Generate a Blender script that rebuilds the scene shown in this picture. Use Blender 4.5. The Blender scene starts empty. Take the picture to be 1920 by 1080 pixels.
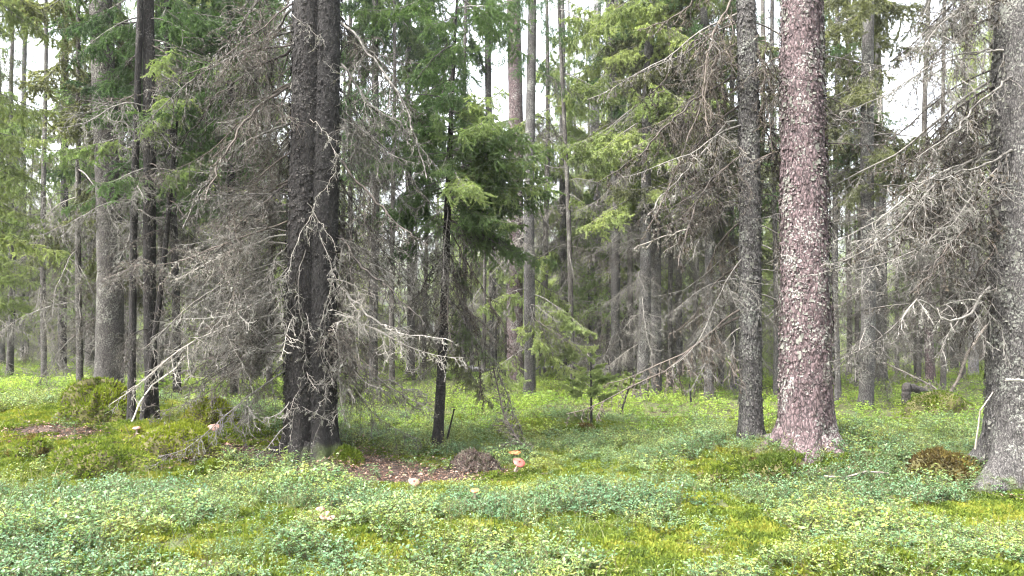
import bpy, math
import numpy as np
from mathutils import Vector, Matrix, Euler

R = math.radians
rng = np.random.default_rng(11)
sc = bpy.context.scene
col = sc.collection

# ------------------------------------------------------------------ camera, sky, sun, exposure
F = 1400.0                      # focal length in pixels of the 1920 px wide photograph
CAMZ, HORIZON = 1.5, 620.0
PITCH = math.atan((HORIZON - 540.0) / F)
cam_d = bpy.data.cameras.new('camera')
cam_d.sensor_width = 36.0
cam_d.lens = 36.0 * F / 1920.0
cam_d.clip_end = 2000.0
cam_d.clip_start = 0.05
cam = bpy.data.objects.new('camera', cam_d)
col.objects.link(cam)
cam.location = (0, 0, CAMZ)
cam.rotation_euler = (math.pi / 2 + PITCH, 0, 0)
sc.camera = cam

SUN_EL, SUN_AZ = 58.0, -125.0     # azimuth measured from +Y towards +X
w = bpy.data.worlds.new('World'); sc.world = w; w.use_nodes = True
wn = w.node_tree.nodes; wl = w.node_tree.links
bg = wn['Background']
sky = wn.new('ShaderNodeTexSky'); sky.sky_type = 'NISHITA'; sky.sun_disc = False
sky.sun_elevation = R(SUN_EL); sky.sun_rotation = R(SUN_AZ)
sky.air_density = 1.0; sky.dust_density = 6.0; sky.ozone_density = 1.0
hs = wn.new('ShaderNodeHueSaturation'); hs.inputs['Saturation'].default_value = 0.30   # overcast
wl.new(sky.outputs[0], hs.inputs['Color']); wl.new(hs.outputs[0], bg.inputs[0])
bg.inputs[1].default_value = 0.15
sun_d = bpy.data.lights.new('sun', 'SUN'); sun_d.energy = 1.5; sun_d.angle = R(22); sun_d.color = (1.0, 0.96, 0.9)
sun = bpy.data.objects.new('sun', sun_d); col.objects.link(sun)
_a, _e = R(SUN_AZ), R(SUN_EL)
sun.rotation_euler = Vector((math.sin(_a) * math.cos(_e), math.cos(_a) * math.cos(_e), math.sin(_e))).to_track_quat('Z', 'Y').to_euler()
sc.view_settings.view_transform = 'Standard'; sc.view_settings.look = 'None'
sc.view_settings.gamma = 1.0; sc.view_settings.use_curve_mapping = False
sc.view_settings.exposure = 2.85
sc.render.engine = 'CYCLES'
sc.cycles.use_denoising = True
sc.cycles.use_adaptive_sampling = True; sc.cycles.adaptive_threshold = 0.025
sc.cycles.filter_width = 1.1
sc.cycles.max_bounces = 5; sc.cycles.diffuse_bounces = 3; sc.cycles.glossy_bounces = 2
sc.cycles.transmission_bounces = 3; sc.cycles.transparent_max_bounces = 4

# ------------------------------------------------------------------ noise
def _h(i, j, k, s):
    n = (i.astype(np.int64) * 374761393 + j.astype(np.int64) * 668265263 + k.astype(np.int64) * 2147483647 + s * 1274126177) & 0xffffffff
    n = ((n ^ (n >> 13)) * 1274126177) & 0xffffffff
    n = (n ^ (n >> 16)) & 0xffffffff
    return n / 4294967295.0
def vnoise(x, y, z=None, s=0):
    x = np.asarray(x, float); y = np.asarray(y, float)
    z = np.zeros_like(x) if z is None else np.asarray(z, float)
    i, j, k = np.floor(x), np.floor(y), np.floor(z)
    a, b, c = x - i, y - j, z - k
    a, b, c = a*a*(3-2*a), b*b*(3-2*b), c*c*(3-2*c)
    r = 0
    for di in (0, 1):
        for dj in (0, 1):
            for dk in (0, 1):
                r = r + _h(i+di, j+dj, k+dk, s) * (a if di else 1-a) * (b if dj else 1-b) * (c if dk else 1-c)
    return r
def fbm(x, y, z=None, s=0, o=3):
    r, a = 0, 0.5
    for q in range(o):
        r = r + a * (vnoise(np.asarray(x)*2**q, np.asarray(y)*2**q, None if z is None else np.asarray(z)*2**q, s+q*7) - .5)
        a *= .5
    return r

# ------------------------------------------------------------------ terrain height
def pix_dir(px, py):
    x, z = (px - 960) / F, -(py - 540) / F
    c, s = math.cos(PITCH), math.sin(PITCH)
    return np.array([x, c - z * s, s + z * c])
def at_depth(px, py, y):
    d = pix_dir(px, py); return np.array([0, 0, CAMZ]) + d * (y / d[1])

# mounds of the ground: x, y, radius x, radius y, height
MOUNDS = [(-4.6, 9.5, 2.5, 1.6, .37), (-8.5, 13.0, 4.5, 5.0, .44), (-2.5, 8.7, 1.3, .9, .14),
          (3.2, 8.2, 1.5, .9, .32), (5.6, 7.3, 1.3, .9, .24), (2.6, 4.3, 1.0, .7, .13), (-.6, 5.9, 1.6, .7, .06),
          (1.0, 6.6, 1.2, .6, .07), (-2.8, 5.3, 1.2, .5, .06), (.9, 11.5, 1.0, .7, .12)]
def H(x, y):
    x = np.asarray(x, float); y = np.asarray(y, float)
    h = fbm(x * .35, y * .35, s=3, o=3) * .22 + fbm(x * 1.4, y * 1.4, s=5, o=2) * .12
    for (a, b, p, q, m) in MOUNDS:
        t = ((x - a) / p) ** 2 + ((y - b) / q) ** 2
        h = h + m * np.exp(-t ** 1.4)
    return h - .02
def ground(px, py):
    d = pix_dir(px, py); o = np.array([0, 0, CAMZ])
    t = np.arange(2.0, 60.0, .02); P = o + d * t[:, None]
    return P[int(np.argmax(P[:, 2] < H(P[:, 0], P[:, 1])))]

# ------------------------------------------------------------------ mesh builder
class MB:
    def __init__(s): s.v = []; s.f = []; s.m = []; s.n = 0
    def add(s, v, f, m=0):
        v = np.asarray(v, float).reshape(-1, 3); f = np.asarray(f, int).reshape(-1, 3)
        s.v.append(v); s.f.append(f + s.n); s.m.append(np.full(len(f), m)); s.n += len(v)
    def tube(s, P, r, k=4, m=0):
        P = np.asarray(P, float); n = len(P); r = np.broadcast_to(np.asarray(r, float), (n,))
        T = np.gradient(P, axis=0); T /= np.linalg.norm(T, axis=1)[:, None] + 1e-9
        ref = np.array([0, 0, 1.]) if abs(T[0, 2]) < .9 else np.array([1., 0, 0])
        U = np.cross(T, ref); U /= np.linalg.norm(U, axis=1)[:, None] + 1e-9
        V = np.cross(T, U)
        a = np.arange(k) * 2 * math.pi / k
        v = P[:, None] + r[:, None, None] * (np.cos(a)[None, :, None] * U[:, None] + np.sin(a)[None, :, None] * V[:, None])
        i = np.arange(n - 1)[:, None] * k; j = np.arange(k)[None]; j2 = (j + 1) % k
        q = np.stack([i + j, i + j2, i + k + j2, i + k + j], -1).reshape(-1, 4)
        s.add(v, np.concatenate([q[:, [0, 2, 1]], q[:, [0, 3, 2]]]), m)
    def tris(s, A, B, C, m=0):
        n = len(A); v = np.stack([A, B, C], 1).reshape(-1, 3)
        s.add(v, np.arange(3 * n), m)
    def mesh(s, name, mats, smooth=True):
        v = np.concatenate(s.v); f = np.concatenate(s.f); mi = np.concatenate(s.m)
        me = bpy.data.meshes.new(name)
        me.vertices.add(len(v)); me.vertices.foreach_set('co', v.astype(np.float32).ravel())
        me.loops.add(3 * len(f)); me.loops.foreach_set('vertex_index', f.astype(np.int32).ravel())
        me.polygons.add(len(f)); me.polygons.foreach_set('loop_start', (np.arange(len(f)) * 3).astype(np.int32))
        me.polygons.foreach_set('material_index', mi.astype(np.int32))
        me.polygons.foreach_set('use_smooth', np.full(len(f), smooth))
        for m_ in mats: me.materials.append(m_)
        me.update(calc_edges=True)
        return me
def grid_faces(nr, nc, wrap=False):
    i = np.arange(nr - 1)[:, None] * nc; m = nc if wrap else nc - 1
    j = np.arange(m)[None]; j2 = (j + 1) % nc
    q = np.stack([i + j, i + j2, i + nc + j2, i + nc + j], -1).reshape(-1, 4)
    return np.concatenate([q[:, [0, 1, 2]], q[:, [0, 2, 3]]])
def obj(name, me, parent=None, loc=(0, 0, 0), rot=(0, 0, 0), scale=(1, 1, 1), mat=None):
    o = bpy.data.objects.new(name, me); col.objects.link(o)
    if parent is not None: o.parent = parent
    o.location = tuple(loc); o.rotation_euler = tuple(rot); o.scale = (scale,) * 3 if np.isscalar(scale) else tuple(scale)
    if mat is not None: o.color = mat            # tone of the wood or needles, read by the material through Object Info
    return o
def tag(o, label, cat, group=None):
    o['label'] = label; o['category'] = cat
    if group: o['group'] = group
    return o
def empty(name, loc, label, cat, group=None):
    return tag(obj(name, None, loc=loc), label, cat, group)

# ------------------------------------------------------------------ materials
class NT:
    def __init__(s, name):
        s.mat = bpy.data.materials.new(name); s.mat.use_nodes = True
        s.t = s.mat.node_tree; s.b = s.t.nodes['Principled BSDF']; s.out = s.t.nodes['Material Output']
    def n(s, ty, **k):
        x = s.t.nodes.new(ty)
        for a, b in k.items(): setattr(x, a, b)
        return x
    def l(s, a, b): s.t.links.new(a, b)
    def noise(s, vec, scale, detail=4, rough=.55):
        x = s.n('ShaderNodeTexNoise'); x.inputs['Scale'].default_value = scale; x.inputs['Detail'].default_value = detail
        x.inputs['Roughness'].default_value = rough
        if vec is not None: s.l(vec, x.inputs['Vector'])
        return x.outputs['Fac']
    def ramp(s, fac, stops):
        x = s.n('ShaderNodeValToRGB'); e = x.color_ramp.elements
        while len(e) < len(stops): e.new(.5)
        for q, (p, c) in zip(e, stops):
            q.position = p; q.color = (*c, 1) if len(c) == 3 else c
        s.l(fac, x.inputs[0]); return x.outputs[0]
    def mix(s, fac, a, b, mode='MIX'):
        x = s.n('ShaderNodeMix', data_type='RGBA', blend_type=mode)
        for sock, v in ((x.inputs[0], fac), (x.inputs[6], a), (x.inputs[7], b)):
            if hasattr(v, 'links'): s.l(v, sock)
            elif isinstance(v, tuple): sock.default_value = (*v, 1)
            else: sock.default_value = v
        return x.outputs[2]
    def math(s, op, a, b=0.0, c=0.0):
        x = s.n('ShaderNodeMath', operation=op)
        for q, v in enumerate((a, b, c)):
            if hasattr(v, 'links'): s.l(v, x.inputs[q])
            else: x.inputs[q].default_value = v
        return x.outputs[0]
    def bump(s, h, strength, dist):
        x = s.n('ShaderNodeBump'); x.inputs['Strength'].default_value = strength; x.inputs['Distance'].default_value = dist
        s.l(h, x.inputs['Height']); s.l(x.outputs[0], s.b.inputs['Normal'])

def g1(v): return (v, v, v)
def bark_mat(name, dark, mid, light, lich=(.30, .31, .26), lich_amt=.45, scale=1.0, moss=0.0):
    t = NT(name); tc = t.n('ShaderNodeTexCoord').outputs['Object']
    mp = t.n('ShaderNodeMapping'); mp.inputs['Scale'].default_value = (scale, scale, scale * .42); t.l(tc, mp.inputs[0]); v = mp.outputs[0]
    big = t.noise(tc, 3.0 * scale, 3); fine = t.noise(v, 55 * scale, 5, .65)
    vo = t.n('ShaderNodeTexVoronoi', feature='DISTANCE_TO_EDGE'); vo.inputs['Scale'].default_value = 26 * scale
    wv = t.n('ShaderNodeMix', data_type='VECTOR'); wv.inputs[0].default_value = .06
    nz = t.n('ShaderNodeTexNoise'); nz.inputs['Scale'].default_value = 18 * scale; t.l(v, nz.inputs['Vector'])
    t.l(v, wv.inputs[4]); t.l(nz.outputs['Color'], wv.inputs[5]); t.l(wv.outputs[1], vo.inputs['Vector'])
    c = t.ramp(fine, [(.30, dark), (.52, mid), (.72, light)])
    crack = t.ramp(vo.outputs['Distance'], [(0.0, g1(.22)), (.16, g1(1.0))])
    c = t.mix(1.0, c, crack, 'MULTIPLY')
    lm = t.math('ADD', t.noise(tc, 38 * scale, 3, .7), t.math('MULTIPLY', t.math('SUBTRACT', big, .5), .6))
    lf = t.ramp(lm, [(.62 - lich_amt * .25, g1(0)), (.70 - lich_amt * .25, g1(1))])
    c = t.mix(lf, c, lich)
    if moss:
        sep = t.n('ShaderNodeSeparateXYZ'); t.l(tc, sep.inputs[0])
        mm = t.math('SUBTRACT', t.math('ADD', big, moss), t.math('MULTIPLY', sep.outputs[2], 1.2))
        c = t.mix(t.ramp(mm, [(.55, g1(0)), (.72, g1(.85))]), c, (.055, .075, .018))
    t.l(c, t.b.inputs['Base Color']); t.b.inputs['Roughness'].default_value = .9
    hgt = t.math('ADD', t.math('MULTIPLY', vo.outputs['Distance'], 1.6), t.math('MULTIPLY', fine, .6))
    t.bump(hgt, .8, .012)
    return t.mat
def wood_mat(name, dark, light, lo=.35, hi=.65):
    t = NT(name); tc = t.n('ShaderNodeTexCoord').outputs['Object']
    oi = t.n('ShaderNodeObjectInfo').outputs['Random']
    f = t.math('ADD', t.noise(tc, 14, 4, .7), t.math('MULTIPLY', t.math('SUBTRACT', oi, .5), .25))
    t.l(t.ramp(f, [(lo, dark), (hi, light)]), t.b.inputs['Base Color']); t.b.inputs['Roughness'].default_value = .9
    return t.mat
def leaf_mat(name, cols, trans=.4, nscale=1.2, rough=.45, world=True, spec=.4):
    t = NT(name)
    geo = t.n('ShaderNodeNewGeometry')
    oi = t.n('ShaderNodeObjectInfo').outputs['Random']
    vec = geo.outputs['Position']
    f = t.math('ADD', t.noise(vec, nscale, 3, .6), t.math('MULTIPLY', t.math('SUBTRACT', oi, .5), .32))
    f = t.math('ADD', f, t.math('MULTIPLY', t.math('SUBTRACT', geo.outputs['Random Per Island'], .5), .28))
    k = len(cols); st = [(.28 + .44 * q / max(1, k - 1), c) for q, c in enumerate(cols)]
    c = t.ramp(f, st)
    t.l(c, t.b.inputs['Base Color']); t.b.inputs['Roughness'].default_value = rough; t.b.inputs['Specular IOR Level'].default_value = spec
    tr = t.n('ShaderNodeBsdfTranslucent')
    bc = t.mix(1.0, c, (1.25, 1.3, .7), 'MULTIPLY'); t.l(bc, tr.inputs[0])
    mx = t.n('ShaderNodeMixShader'); mx.inputs[0].default_value = trans
    t.l(t.b.outputs[0], mx.inputs[1]); t.l(tr.outputs[0], mx.inputs[2]); t.l(mx.outputs[0], t.out.inputs[0])
    return t.mat

def tone_wood(name):
    t = NT(name); tc = t.n('ShaderNodeTexCoord').outputs['Object']; oi = t.n('ShaderNodeObjectInfo')
    f = t.math('ADD', t.noise(tc, 14, 4, .7), t.math('MULTIPLY', t.math('SUBTRACT', oi.outputs['Random'], .5), .25))
    grey = t.ramp(f, [(.35, (.03, .026, .022)), (.68, (.20, .187, .17))])
    dark = t.ramp(f, [(.38, (.018, .014, .012)), (.72, (.11, .09, .075))])
    pale = t.ramp(f, [(.30, (.09, .08, .068)), (.68, (.30, .28, .25))])
    sp = t.n('ShaderNodeSeparateColor'); t.l(oi.outputs['Color'], sp.inputs[0])
    c = t.mix(sp.outputs[2], t.mix(sp.outputs[0], dark, grey), pale)
    t.l(c, t.b.inputs['Base Color']); t.b.inputs['Roughness'].default_value = .9
    return t.mat
def tone_needles(name, gain):
    t = NT(name); geo = t.n('ShaderNodeNewGeometry'); oi = t.n('ShaderNodeObjectInfo')
    f = t.math('ADD', t.noise(geo.outputs['Position'], 1.8, 3, .6), t.math('MULTIPLY', t.math('SUBTRACT', oi.outputs['Random'], .5), .32))
    f = t.math('ADD', f, t.math('MULTIPLY', t.math('SUBTRACT', geo.outputs['Random Per Island'], .5), .30))
    P3 = (.28, .5, .72)
    rp = [t.ramp(f, list(zip(P3, [tuple(v * gain for v in c_) for c_ in cs]))) for cs in (
        [(.026, .055, .022), (.05, .095, .035), (.08, .135, .048)], [(.055, .105, .032), (.09, .155, .05), (.14, .20, .065)],
        [(.12, .16, .06), (.185, .23, .09), (.26, .30, .12)], [(.055, .062, .034), (.095, .105, .055), (.145, .155, .08)])]
    sp = t.n('ShaderNodeSeparateColor'); t.l(oi.outputs['Color'], sp.inputs[0])
    c = t.mix(sp.outputs[2], t.mix(sp.outputs[1], t.mix(sp.outputs[0], rp[0], rp[1]), rp[2]), rp[3])
    t.l(c, t.b.inputs['Base Color']); t.b.inputs['Roughness'].default_value = .5; t.b.inputs['Specular IOR Level'].default_value = .3
    tr = t.n('ShaderNodeBsdfTranslucent'); t.l(t.mix(1.0, c, (1.25, 1.3, .7), 'MULTIPLY'), tr.inputs[0])
    mx = t.n('ShaderNodeMixShader'); mx.inputs[0].default_value = .42
    t.l(t.b.outputs[0], mx.inputs[1]); t.l(tr.outputs[0], mx.inputs[2]); t.l(mx.outputs[0], t.out.inputs[0])
    return t.mat
M = {}
M['twig'] = tone_wood('twig_wood'); M['needles'] = tone_needles('spruce_needles', 1.0); M['needles_tip'] = tone_needles('spruce_needle_tips', 1.25)
DT = (1, 1, .45, 1)
DG, DD, DP = (1, 1, 0, 1), (0, 0, 0, 1), (1, 1, 1, 1)                 # grey, dark, pale wood
N_DARK, N_TIP, N_PALE, N_OLIVE = (0, 0, 0, 1), (1, 0, 0, 1), (1, 1, 0, 1), (.5, .5, 1, 1)
M['pine'] = bark_mat('pine_bark', (.018, .011, .012), (.086, .058, .061), (.175, .132, .138), (.22, .22, .20), .16, 1.0)
M['spruce'] = bark_mat('spruce_bark', (.022, .018, .017), (.062, .054, .049), (.12, .108, .098), (.17, .17, .145), .22, 1.3, .15)
M['spruce_grey'] = bark_mat('grey_spruce_bark', (.016, .015, .014), (.062, .057, .055), (.13, .124, .118), (.155, .16, .14), .20, 1.2, .06)
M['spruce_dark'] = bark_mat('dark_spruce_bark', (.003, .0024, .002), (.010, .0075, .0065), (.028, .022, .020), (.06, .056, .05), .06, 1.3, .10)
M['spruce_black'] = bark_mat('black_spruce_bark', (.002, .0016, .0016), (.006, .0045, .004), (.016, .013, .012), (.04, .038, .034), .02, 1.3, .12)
M['root_bark'] = bark_mat('root_bark', (.012, .010, .009), (.045, .038, .034), (.10, .088, .08), (.14, .14, .12), .12, 1.3)
M['dead_trunk'] = bark_mat('dead_trunk_wood', (.09, .085, .09), (.20, .19, .20), (.32, .31, .33), (.36, .36, .35), .3, 1.2)
M['dead_grey'] = wood_mat('grey_twig_wood', (.045, .036, .030), (.25, .215, .185))
M['dead_dark'] = wood_mat('dark_twig_wood', (.018, .014, .012), (.11, .09, .075), .38, .72)
M['dead_pale'] = wood_mat('pale_lichen_twig', (.16, .145, .125), (.48, .455, .41), .3, .6)
M['lichen'] = leaf_mat('tree_lichen', [(.05, .05, .043), (.10, .10, .088), (.17, .17, .15)], .12, 14, .9, spec=.1)
M['black_lichen'] = leaf_mat('hanging_lichen', [(.02, .016, .012), (.06, .05, .038), (.13, .115, .09)], .1, 6, .9, spec=.1)
M['bilberry'] = leaf_mat('bilberry_leaf', [(.08, .155, .08), (.13, .215, .105), (.17, .245, .085), (.24, .28, .06)], .38, .9, .42, spec=.42)
M['bilberry_blue'] = leaf_mat('lingonberry_leaf', [(.06, .13, .065), (.10, .19, .095), (.14, .235, .115)], .3, 1.5, .4, spec=.45)
M['undergrowth'] = leaf_mat('undergrowth_leaf', [(.11, .19, .035), (.18, .27, .045), (.26, .34, .06)], .5, .35, .5)
M['far_green'] = leaf_mat('far_wood_green', [(.055, .095, .03), (.10, .15, .045), (.15, .20, .06)], .45, .25, .6)
M['far_pale'] = leaf_mat('far_wood_pale', [(.14, .19, .05), (.22, .28, .075), (.30, .35, .10)], .45, .25, .6)
M['stem'] = wood_mat('shrub_stem', (.05, .06, .02), (.12, .10, .05))
M['moss'] = leaf_mat('feather_moss', [(.05, .075, .016), (.095, .135, .022), (.15, .19, .03), (.20, .20, .035)], .35, 1.6, .8, spec=.1)
M['moss_green'] = leaf_mat('green_moss', [(.055, .085, .013), (.105, .14, .018), (.165, .195, .024)], .35, 2.2, .8, spec=.1)
M['moss_brown'] = leaf_mat('bronze_moss', [(.05, .036, .016), (.10, .078, .024), (.16, .135, .035)], .3, 3, .85, spec=.1)
M['grass'] = leaf_mat('grass_blade', [(.06, .10, .025), (.11, .15, .04), (.19, .18, .08)], .4, 2, .5)
M['litter'] = leaf_mat('litter_leaf', [(.05, .028, .018), (.12, .065, .045), (.21, .13, .10), (.33, .24, .19)], .15, 9, .7, spec=.2)
def flat_mat(name, a, b, sc_=20, rough=.6):
    t = NT(name); tc = t.n('ShaderNodeTexCoord').outputs['Object']
    t.l(t.ramp(t.noise(tc, sc_, 4), [(.3, a), (.7, b)]), t.b.inputs['Base Color']); t.b.inputs['Roughness'].default_value = rough
    return t.mat
M['cap_red'] = flat_mat('red_mushroom_cap', (.22, .05, .04), (.33, .10, .08), 30, .35)
M['cap_orange'] = flat_mat('orange_mushroom_cap', (.28, .10, .035), (.42, .18, .08), 30, .4)
M['cap_pink'] = flat_mat('pink_mushroom_cap', (.20, .10, .075), (.32, .19, .15), 30, .5)
M['mush_stem'] = flat_mat('mushroom_stem', (.28, .22, .17), (.40, .34, .28), 40, .7)
M['leaf_yellow'] = flat_mat('yellow_leaf', (.25, .19, .05), (.36, .30, .12), 60)
M['leaf_pink'] = flat_mat('pinkish_leaf', (.20, .10, .075), (.32, .19, .15), 60)
M['rot'] = bark_mat('rotten_wood', (.014, .009, .007), (.045, .026, .020), (.10, .06, .045), (.12, .11, .09), .05, 1.5)
M['peat'] = flat_mat('mossy_peat', (.03, .026, .009), (.075, .07, .018), 9, .95)

# ground material
t = NT('forest_floor'); pos = t.n('ShaderNodeNewGeometry').outputs['Position']
big = t.noise(pos, .8, 4); fine = t.noise(pos, 22, 6, .7)
mossc = t.ramp(t.noise(pos, 3.2, 5), [(.3, (.028, .030, .010)), (.5, (.055, .066, .016)), (.72, (.095, .092, .028))])
lit = t.ramp(fine, [(.3, (.022, .013, .010)), (.55, (.065, .038, .028)), (.75, (.14, .09, .07))])
def blob(x, y, rx, ry):
    sx = t.n('ShaderNodeVectorMath', operation='SUBTRACT'); t.l(pos, sx.inputs[0]); sx.inputs[1].default_value = (x, y, 0)
    mu = t.n('ShaderNodeVectorMath', operation='MULTIPLY'); t.l(sx.outputs[0], mu.inputs[0]); mu.inputs[1].default_value = (1/rx, 1/ry, 0)
    ln = t.n('ShaderNodeVectorMath', operation='LENGTH'); t.l(mu.outputs[0], ln.inputs[0])
    return t.math('SUBTRACT', 1.25, ln.outputs['Value'])
LITTER = [(-1.55, 8.15, 1.7, .75), (-3.3, 8.2, 1.2, .45), (5.3, 6.6, .9, .5), (2.9, 7.4, .35, .16), (-5.2, 8.6, .7, .35)]
lm = None
for b_ in LITTER:
    q = blob(*b_); lm = q if lm is None else t.math('MAXIMUM', lm, q)
lm = t.math('ADD', lm, t.math('MULTIPLY', t.math('SUBTRACT', t.noise(pos, 5, 4), .5), 1.1))
lm2 = t.math('MAXIMUM', t.ramp(lm, [(.1, g1(0)), (.35, g1(1))]), t.ramp(big, [(.55, g1(0)), (.64, g1(.85))]))
t.l(t.mix(lm2, mossc, lit), t.b.inputs['Base Color']); t.b.inputs['Roughness'].default_value = .95
t.bump(t.math('ADD', fine, t.noise(pos, 60, 4)), .9, .03)
M['ground'] = t.mat

# ------------------------------------------------------------------ ground sheet
u = np.linspace(-1, 1, 301); xs = np.sinh(u * 6.4) / math.sinh(6.4) * 320
v_ = np.linspace(-1, 1, 331); ys = 7 + np.sinh(v_ * 6.4) / math.sinh(6.4) * 320
X, Y = np.meshgrid(xs, ys)
b = MB(); b.add(np.stack([X, Y, H(X, Y)], -1), grid_faces(len(ys), len(xs)))
g = obj('ground', b.mesh('ground', [M['ground']])); g['kind'] = 'structure'

# ------------------------------------------------------------------ branch generators
def unit(v): return v / (np.linalg.norm(v) + 1e-9)
def limb(p, d, L, n, droop=.5, wob=.12, lift=0.0, r_=None):
    r_ = r_ or rng
    P = [np.array(p, float)]; d = unit(np.array(d, float)); st = L / n
    for i in range(n):
        q = i / n
        d = unit(d + np.array([0, 0, -droop / n * 1.6 * (1 - q) + lift / n * 2 * q]) + r_.normal(0, wob, 3))
        P.append(P[-1] + d * st)
    return np.array(P)
def lichen_bits(mb, P, n, size, m):
    """small ragged flakes of lichen along a twig"""
    i = rng.integers(0, len(P) - 1, n); f = rng.random((n, 1))
    c = P[i] * (1 - f) + P[i + 1] * f + rng.normal(0, size * .35, (n, 3))
    a = rng.normal(0, size * .6, (n, 3)); b_ = rng.normal(0, size * .6, (n, 3)); b_[:, 2] -= size * .5
    mb.tris(c, c + a, c + b_, m)
def needles(mb, P, per_m, ln, wd, m):
    seg = np.linalg.norm(np.diff(P, axis=0), axis=1); n = max(4, int(seg.sum() * per_m))
    i = rng.integers(0, len(P) - 1, n); f = rng.random((n, 1))
    c = P[i] * (1 - f) + P[i + 1] * f
    T = P[i + 1] - P[i]; T /= np.linalg.norm(T, axis=1)[:, None] + 1e-9
    s_ = rng.normal(0, 1, (n, 3)); s_ -= (s_ * T).sum(1)[:, None] * T; s_ /= np.linalg.norm(s_, axis=1)[:, None] + 1e-9
    d = T * .75 + s_ * .8; d /= np.linalg.norm(d, axis=1)[:, None]
    sd = np.cross(d, rng.normal(0, 1, (n, 3))); sd /= np.linalg.norm(sd, axis=1)[:, None] + 1e-9
    l_ = ln * rng.uniform(.75, 1.2, (n, 1))
    mb.tris(c - sd * wd * .5, c + sd * wd * .5, c + d * l_, m)
def twigs(mb, P, dens=1.0, sub_len=.7, r0=.006, lich=1.0, depth=3, start=.1, hang=.35, foliage=None, fol_par=None, fn=1.0, plane=1.0):
    """side branches, twigs and twiglets along a limb P"""
    L = np.linalg.norm(np.diff(P, axis=0), axis=1).sum(); n = len(P) - 1
    ns = int(L * 13 * dens) + 2
    sg = 1
    for q in range(ns):
        s = start + (1 - start) * (q + rng.random()) / ns
        i = min(int(s * n), n - 1); p = P[i] + (P[i+1] - P[i]) * (s * n - i); T = unit(P[i+1] - P[i])
        sg = -sg if rng.random() < .8 else sg
        side = unit(np.cross(T, [0, 0, 1.])) * sg
        l_ = sub_len * (1.08 - .85 * s) * rng.uniform(.2, 1.3)
        if l_ < .08: l_ = .08
        d = T * rng.uniform(.4, .95) + side * rng.uniform(.5, 1.0) * plane + np.array([0, 0, -hang * rng.uniform(.2, 1.6)])
        Q = limb(p, d, l_, 5, hang * 1.1, .24, .25)
        mb.tube(Q, np.linspace(r0, r0 * .45, 6), 3, 0)
        if lich: lichen_bits(mb, Q, int(l_ * 22 * lich) + 1, .024, 1)
        if foliage is not None: needles(foliage, Q[1:], *fol_par, 0)
        if depth < 2: continue
        nt = int(l_ * 15) + 1
        for w_ in range(nt):
            a = rng.uniform(.12, 1.0); i2 = min(int(a * 5), 4); p2 = Q[i2] + (Q[i2+1] - Q[i2]) * (a * 5 - i2); T2 = unit(Q[i2+1] - Q[i2])
            d2 = T2 * .7 + rng.normal(0, .55, 3) * np.array([1, 1, .6]) + np.array([0, 0, -hang * rng.uniform(0, 1.2)])
            l2 = l_ * rng.uniform(.15, .5)
            Q2 = limb(p2, d2, l2, 3, hang * .8, .30, .2)
            mb.tube(Q2, np.linspace(r0 * .75, r0 * .42, 4), 3, 0)
            if lich: lichen_bits(mb, Q2, int(l2 * 18 * lich + .6), .020, 1)
            if foliage is not None: needles(foliage, Q2, *fol_par, 1 if a > .55 else 0)
            if depth >= 3:
                for z in range(int(rng.integers(0, 3))):
                    e = rng.uniform(.3, 1.0); i3 = min(int(e * 3), 2); p3 = Q2[i3] + (Q2[i3+1] - Q2[i3]) * (e * 3 - i3)
                    Q3 = limb(p3, unit(Q2[i3+1] - Q2[i3]) * .6 + rng.normal(0, .6, 3), l2 * rng.uniform(.25, .6), 2, .3, .15)
                    mb.tube(Q3, np.linspace(r0 * .6, r0 * .35, 3), 3, 0)

def dead_proto(name, L, elev, droop, lift, dens, sub, r=.012, r0=.0048, lich=1.0, hang=.4, lm='lichen'):
    mb = MB(); P = limb((0, 0, 0), (1, 0, elev), L, 12, droop, .10, lift)
    mb.tube(P, np.linspace(r, r * .3, 13), 5, 0)
    twigs(mb, P, dens, sub, r0, lich, 3, .12, hang)
    return mb.mesh(name, [M['twig'], M[lm]])
DEAD = [dead_proto('dead_limb', L, e, dr, li, 1.0, sb) for (L, e, dr, li, sb) in
        [(2.2, .1, .9, .8, .75), (2.0, .25, 1.0, .6, .8), (1.8, 0., .6, .7, .7), (2.4, -.1, .7, 1.0, .8), (1.6, .2, 1.2, .5, .7), (2.0, -.2, .9, .6, .75)]]
HANG = [dead_proto('hanging_limb', L, e, dr, li, .8, sb, .018, .0075, 2.2, .9, 'black_lichen') for (L, e, dr, li, sb) in
        [(2.2, .1, 1.2, .9, .65), (2.6, 0., 1.0, 1.1, .6), (1.8, .1, 1.5, .6, .55)]]
SHORT = [dead_proto('short_limb', L, e, dr, li, .9, .3, .010, .006, .8, .3) for (L, e, dr, li) in
         [(.7, .0, .5, .3), (.9, .2, .7, .2), (.55, -.2, .3, .5), (1.1, .1, .9, .6)]]
def live_proto(name, L, elev, droop, lift, dens, sub, par, depth=2, hang=.5):
    mb, fo = MB(), MB(); P = limb((0, 0, 0), (1, 0, elev), L, 12, droop, .04, lift)
    mb.tube(P, np.linspace(.014, .004, 13), 5, 0)
    needles(fo, P[5:], *par, 0)
    twigs(mb, P, dens * 1.4, sub, .004, 0.4, depth, .2, hang, fo, par)
    return mb.mesh(name, [M['twig'], M['lichen']]), fo.mesh(name + '_needles', [M['needles'], M['needles_tip']])
NP = (620, .030, .0068)
LIVE = [live_proto('live_limb', L, e, dr, li, 1.0, sb, NP) for (L, e, dr, li, sb) in
        [(1.9, .1, .9, .7, .7), (1.6, .2, .8, .6, .65), (2.1, -.1, .7, .9, .7), (1.4, .0, 1.1, .5, .6)]]
FP = (230, .055, .017)
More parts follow.
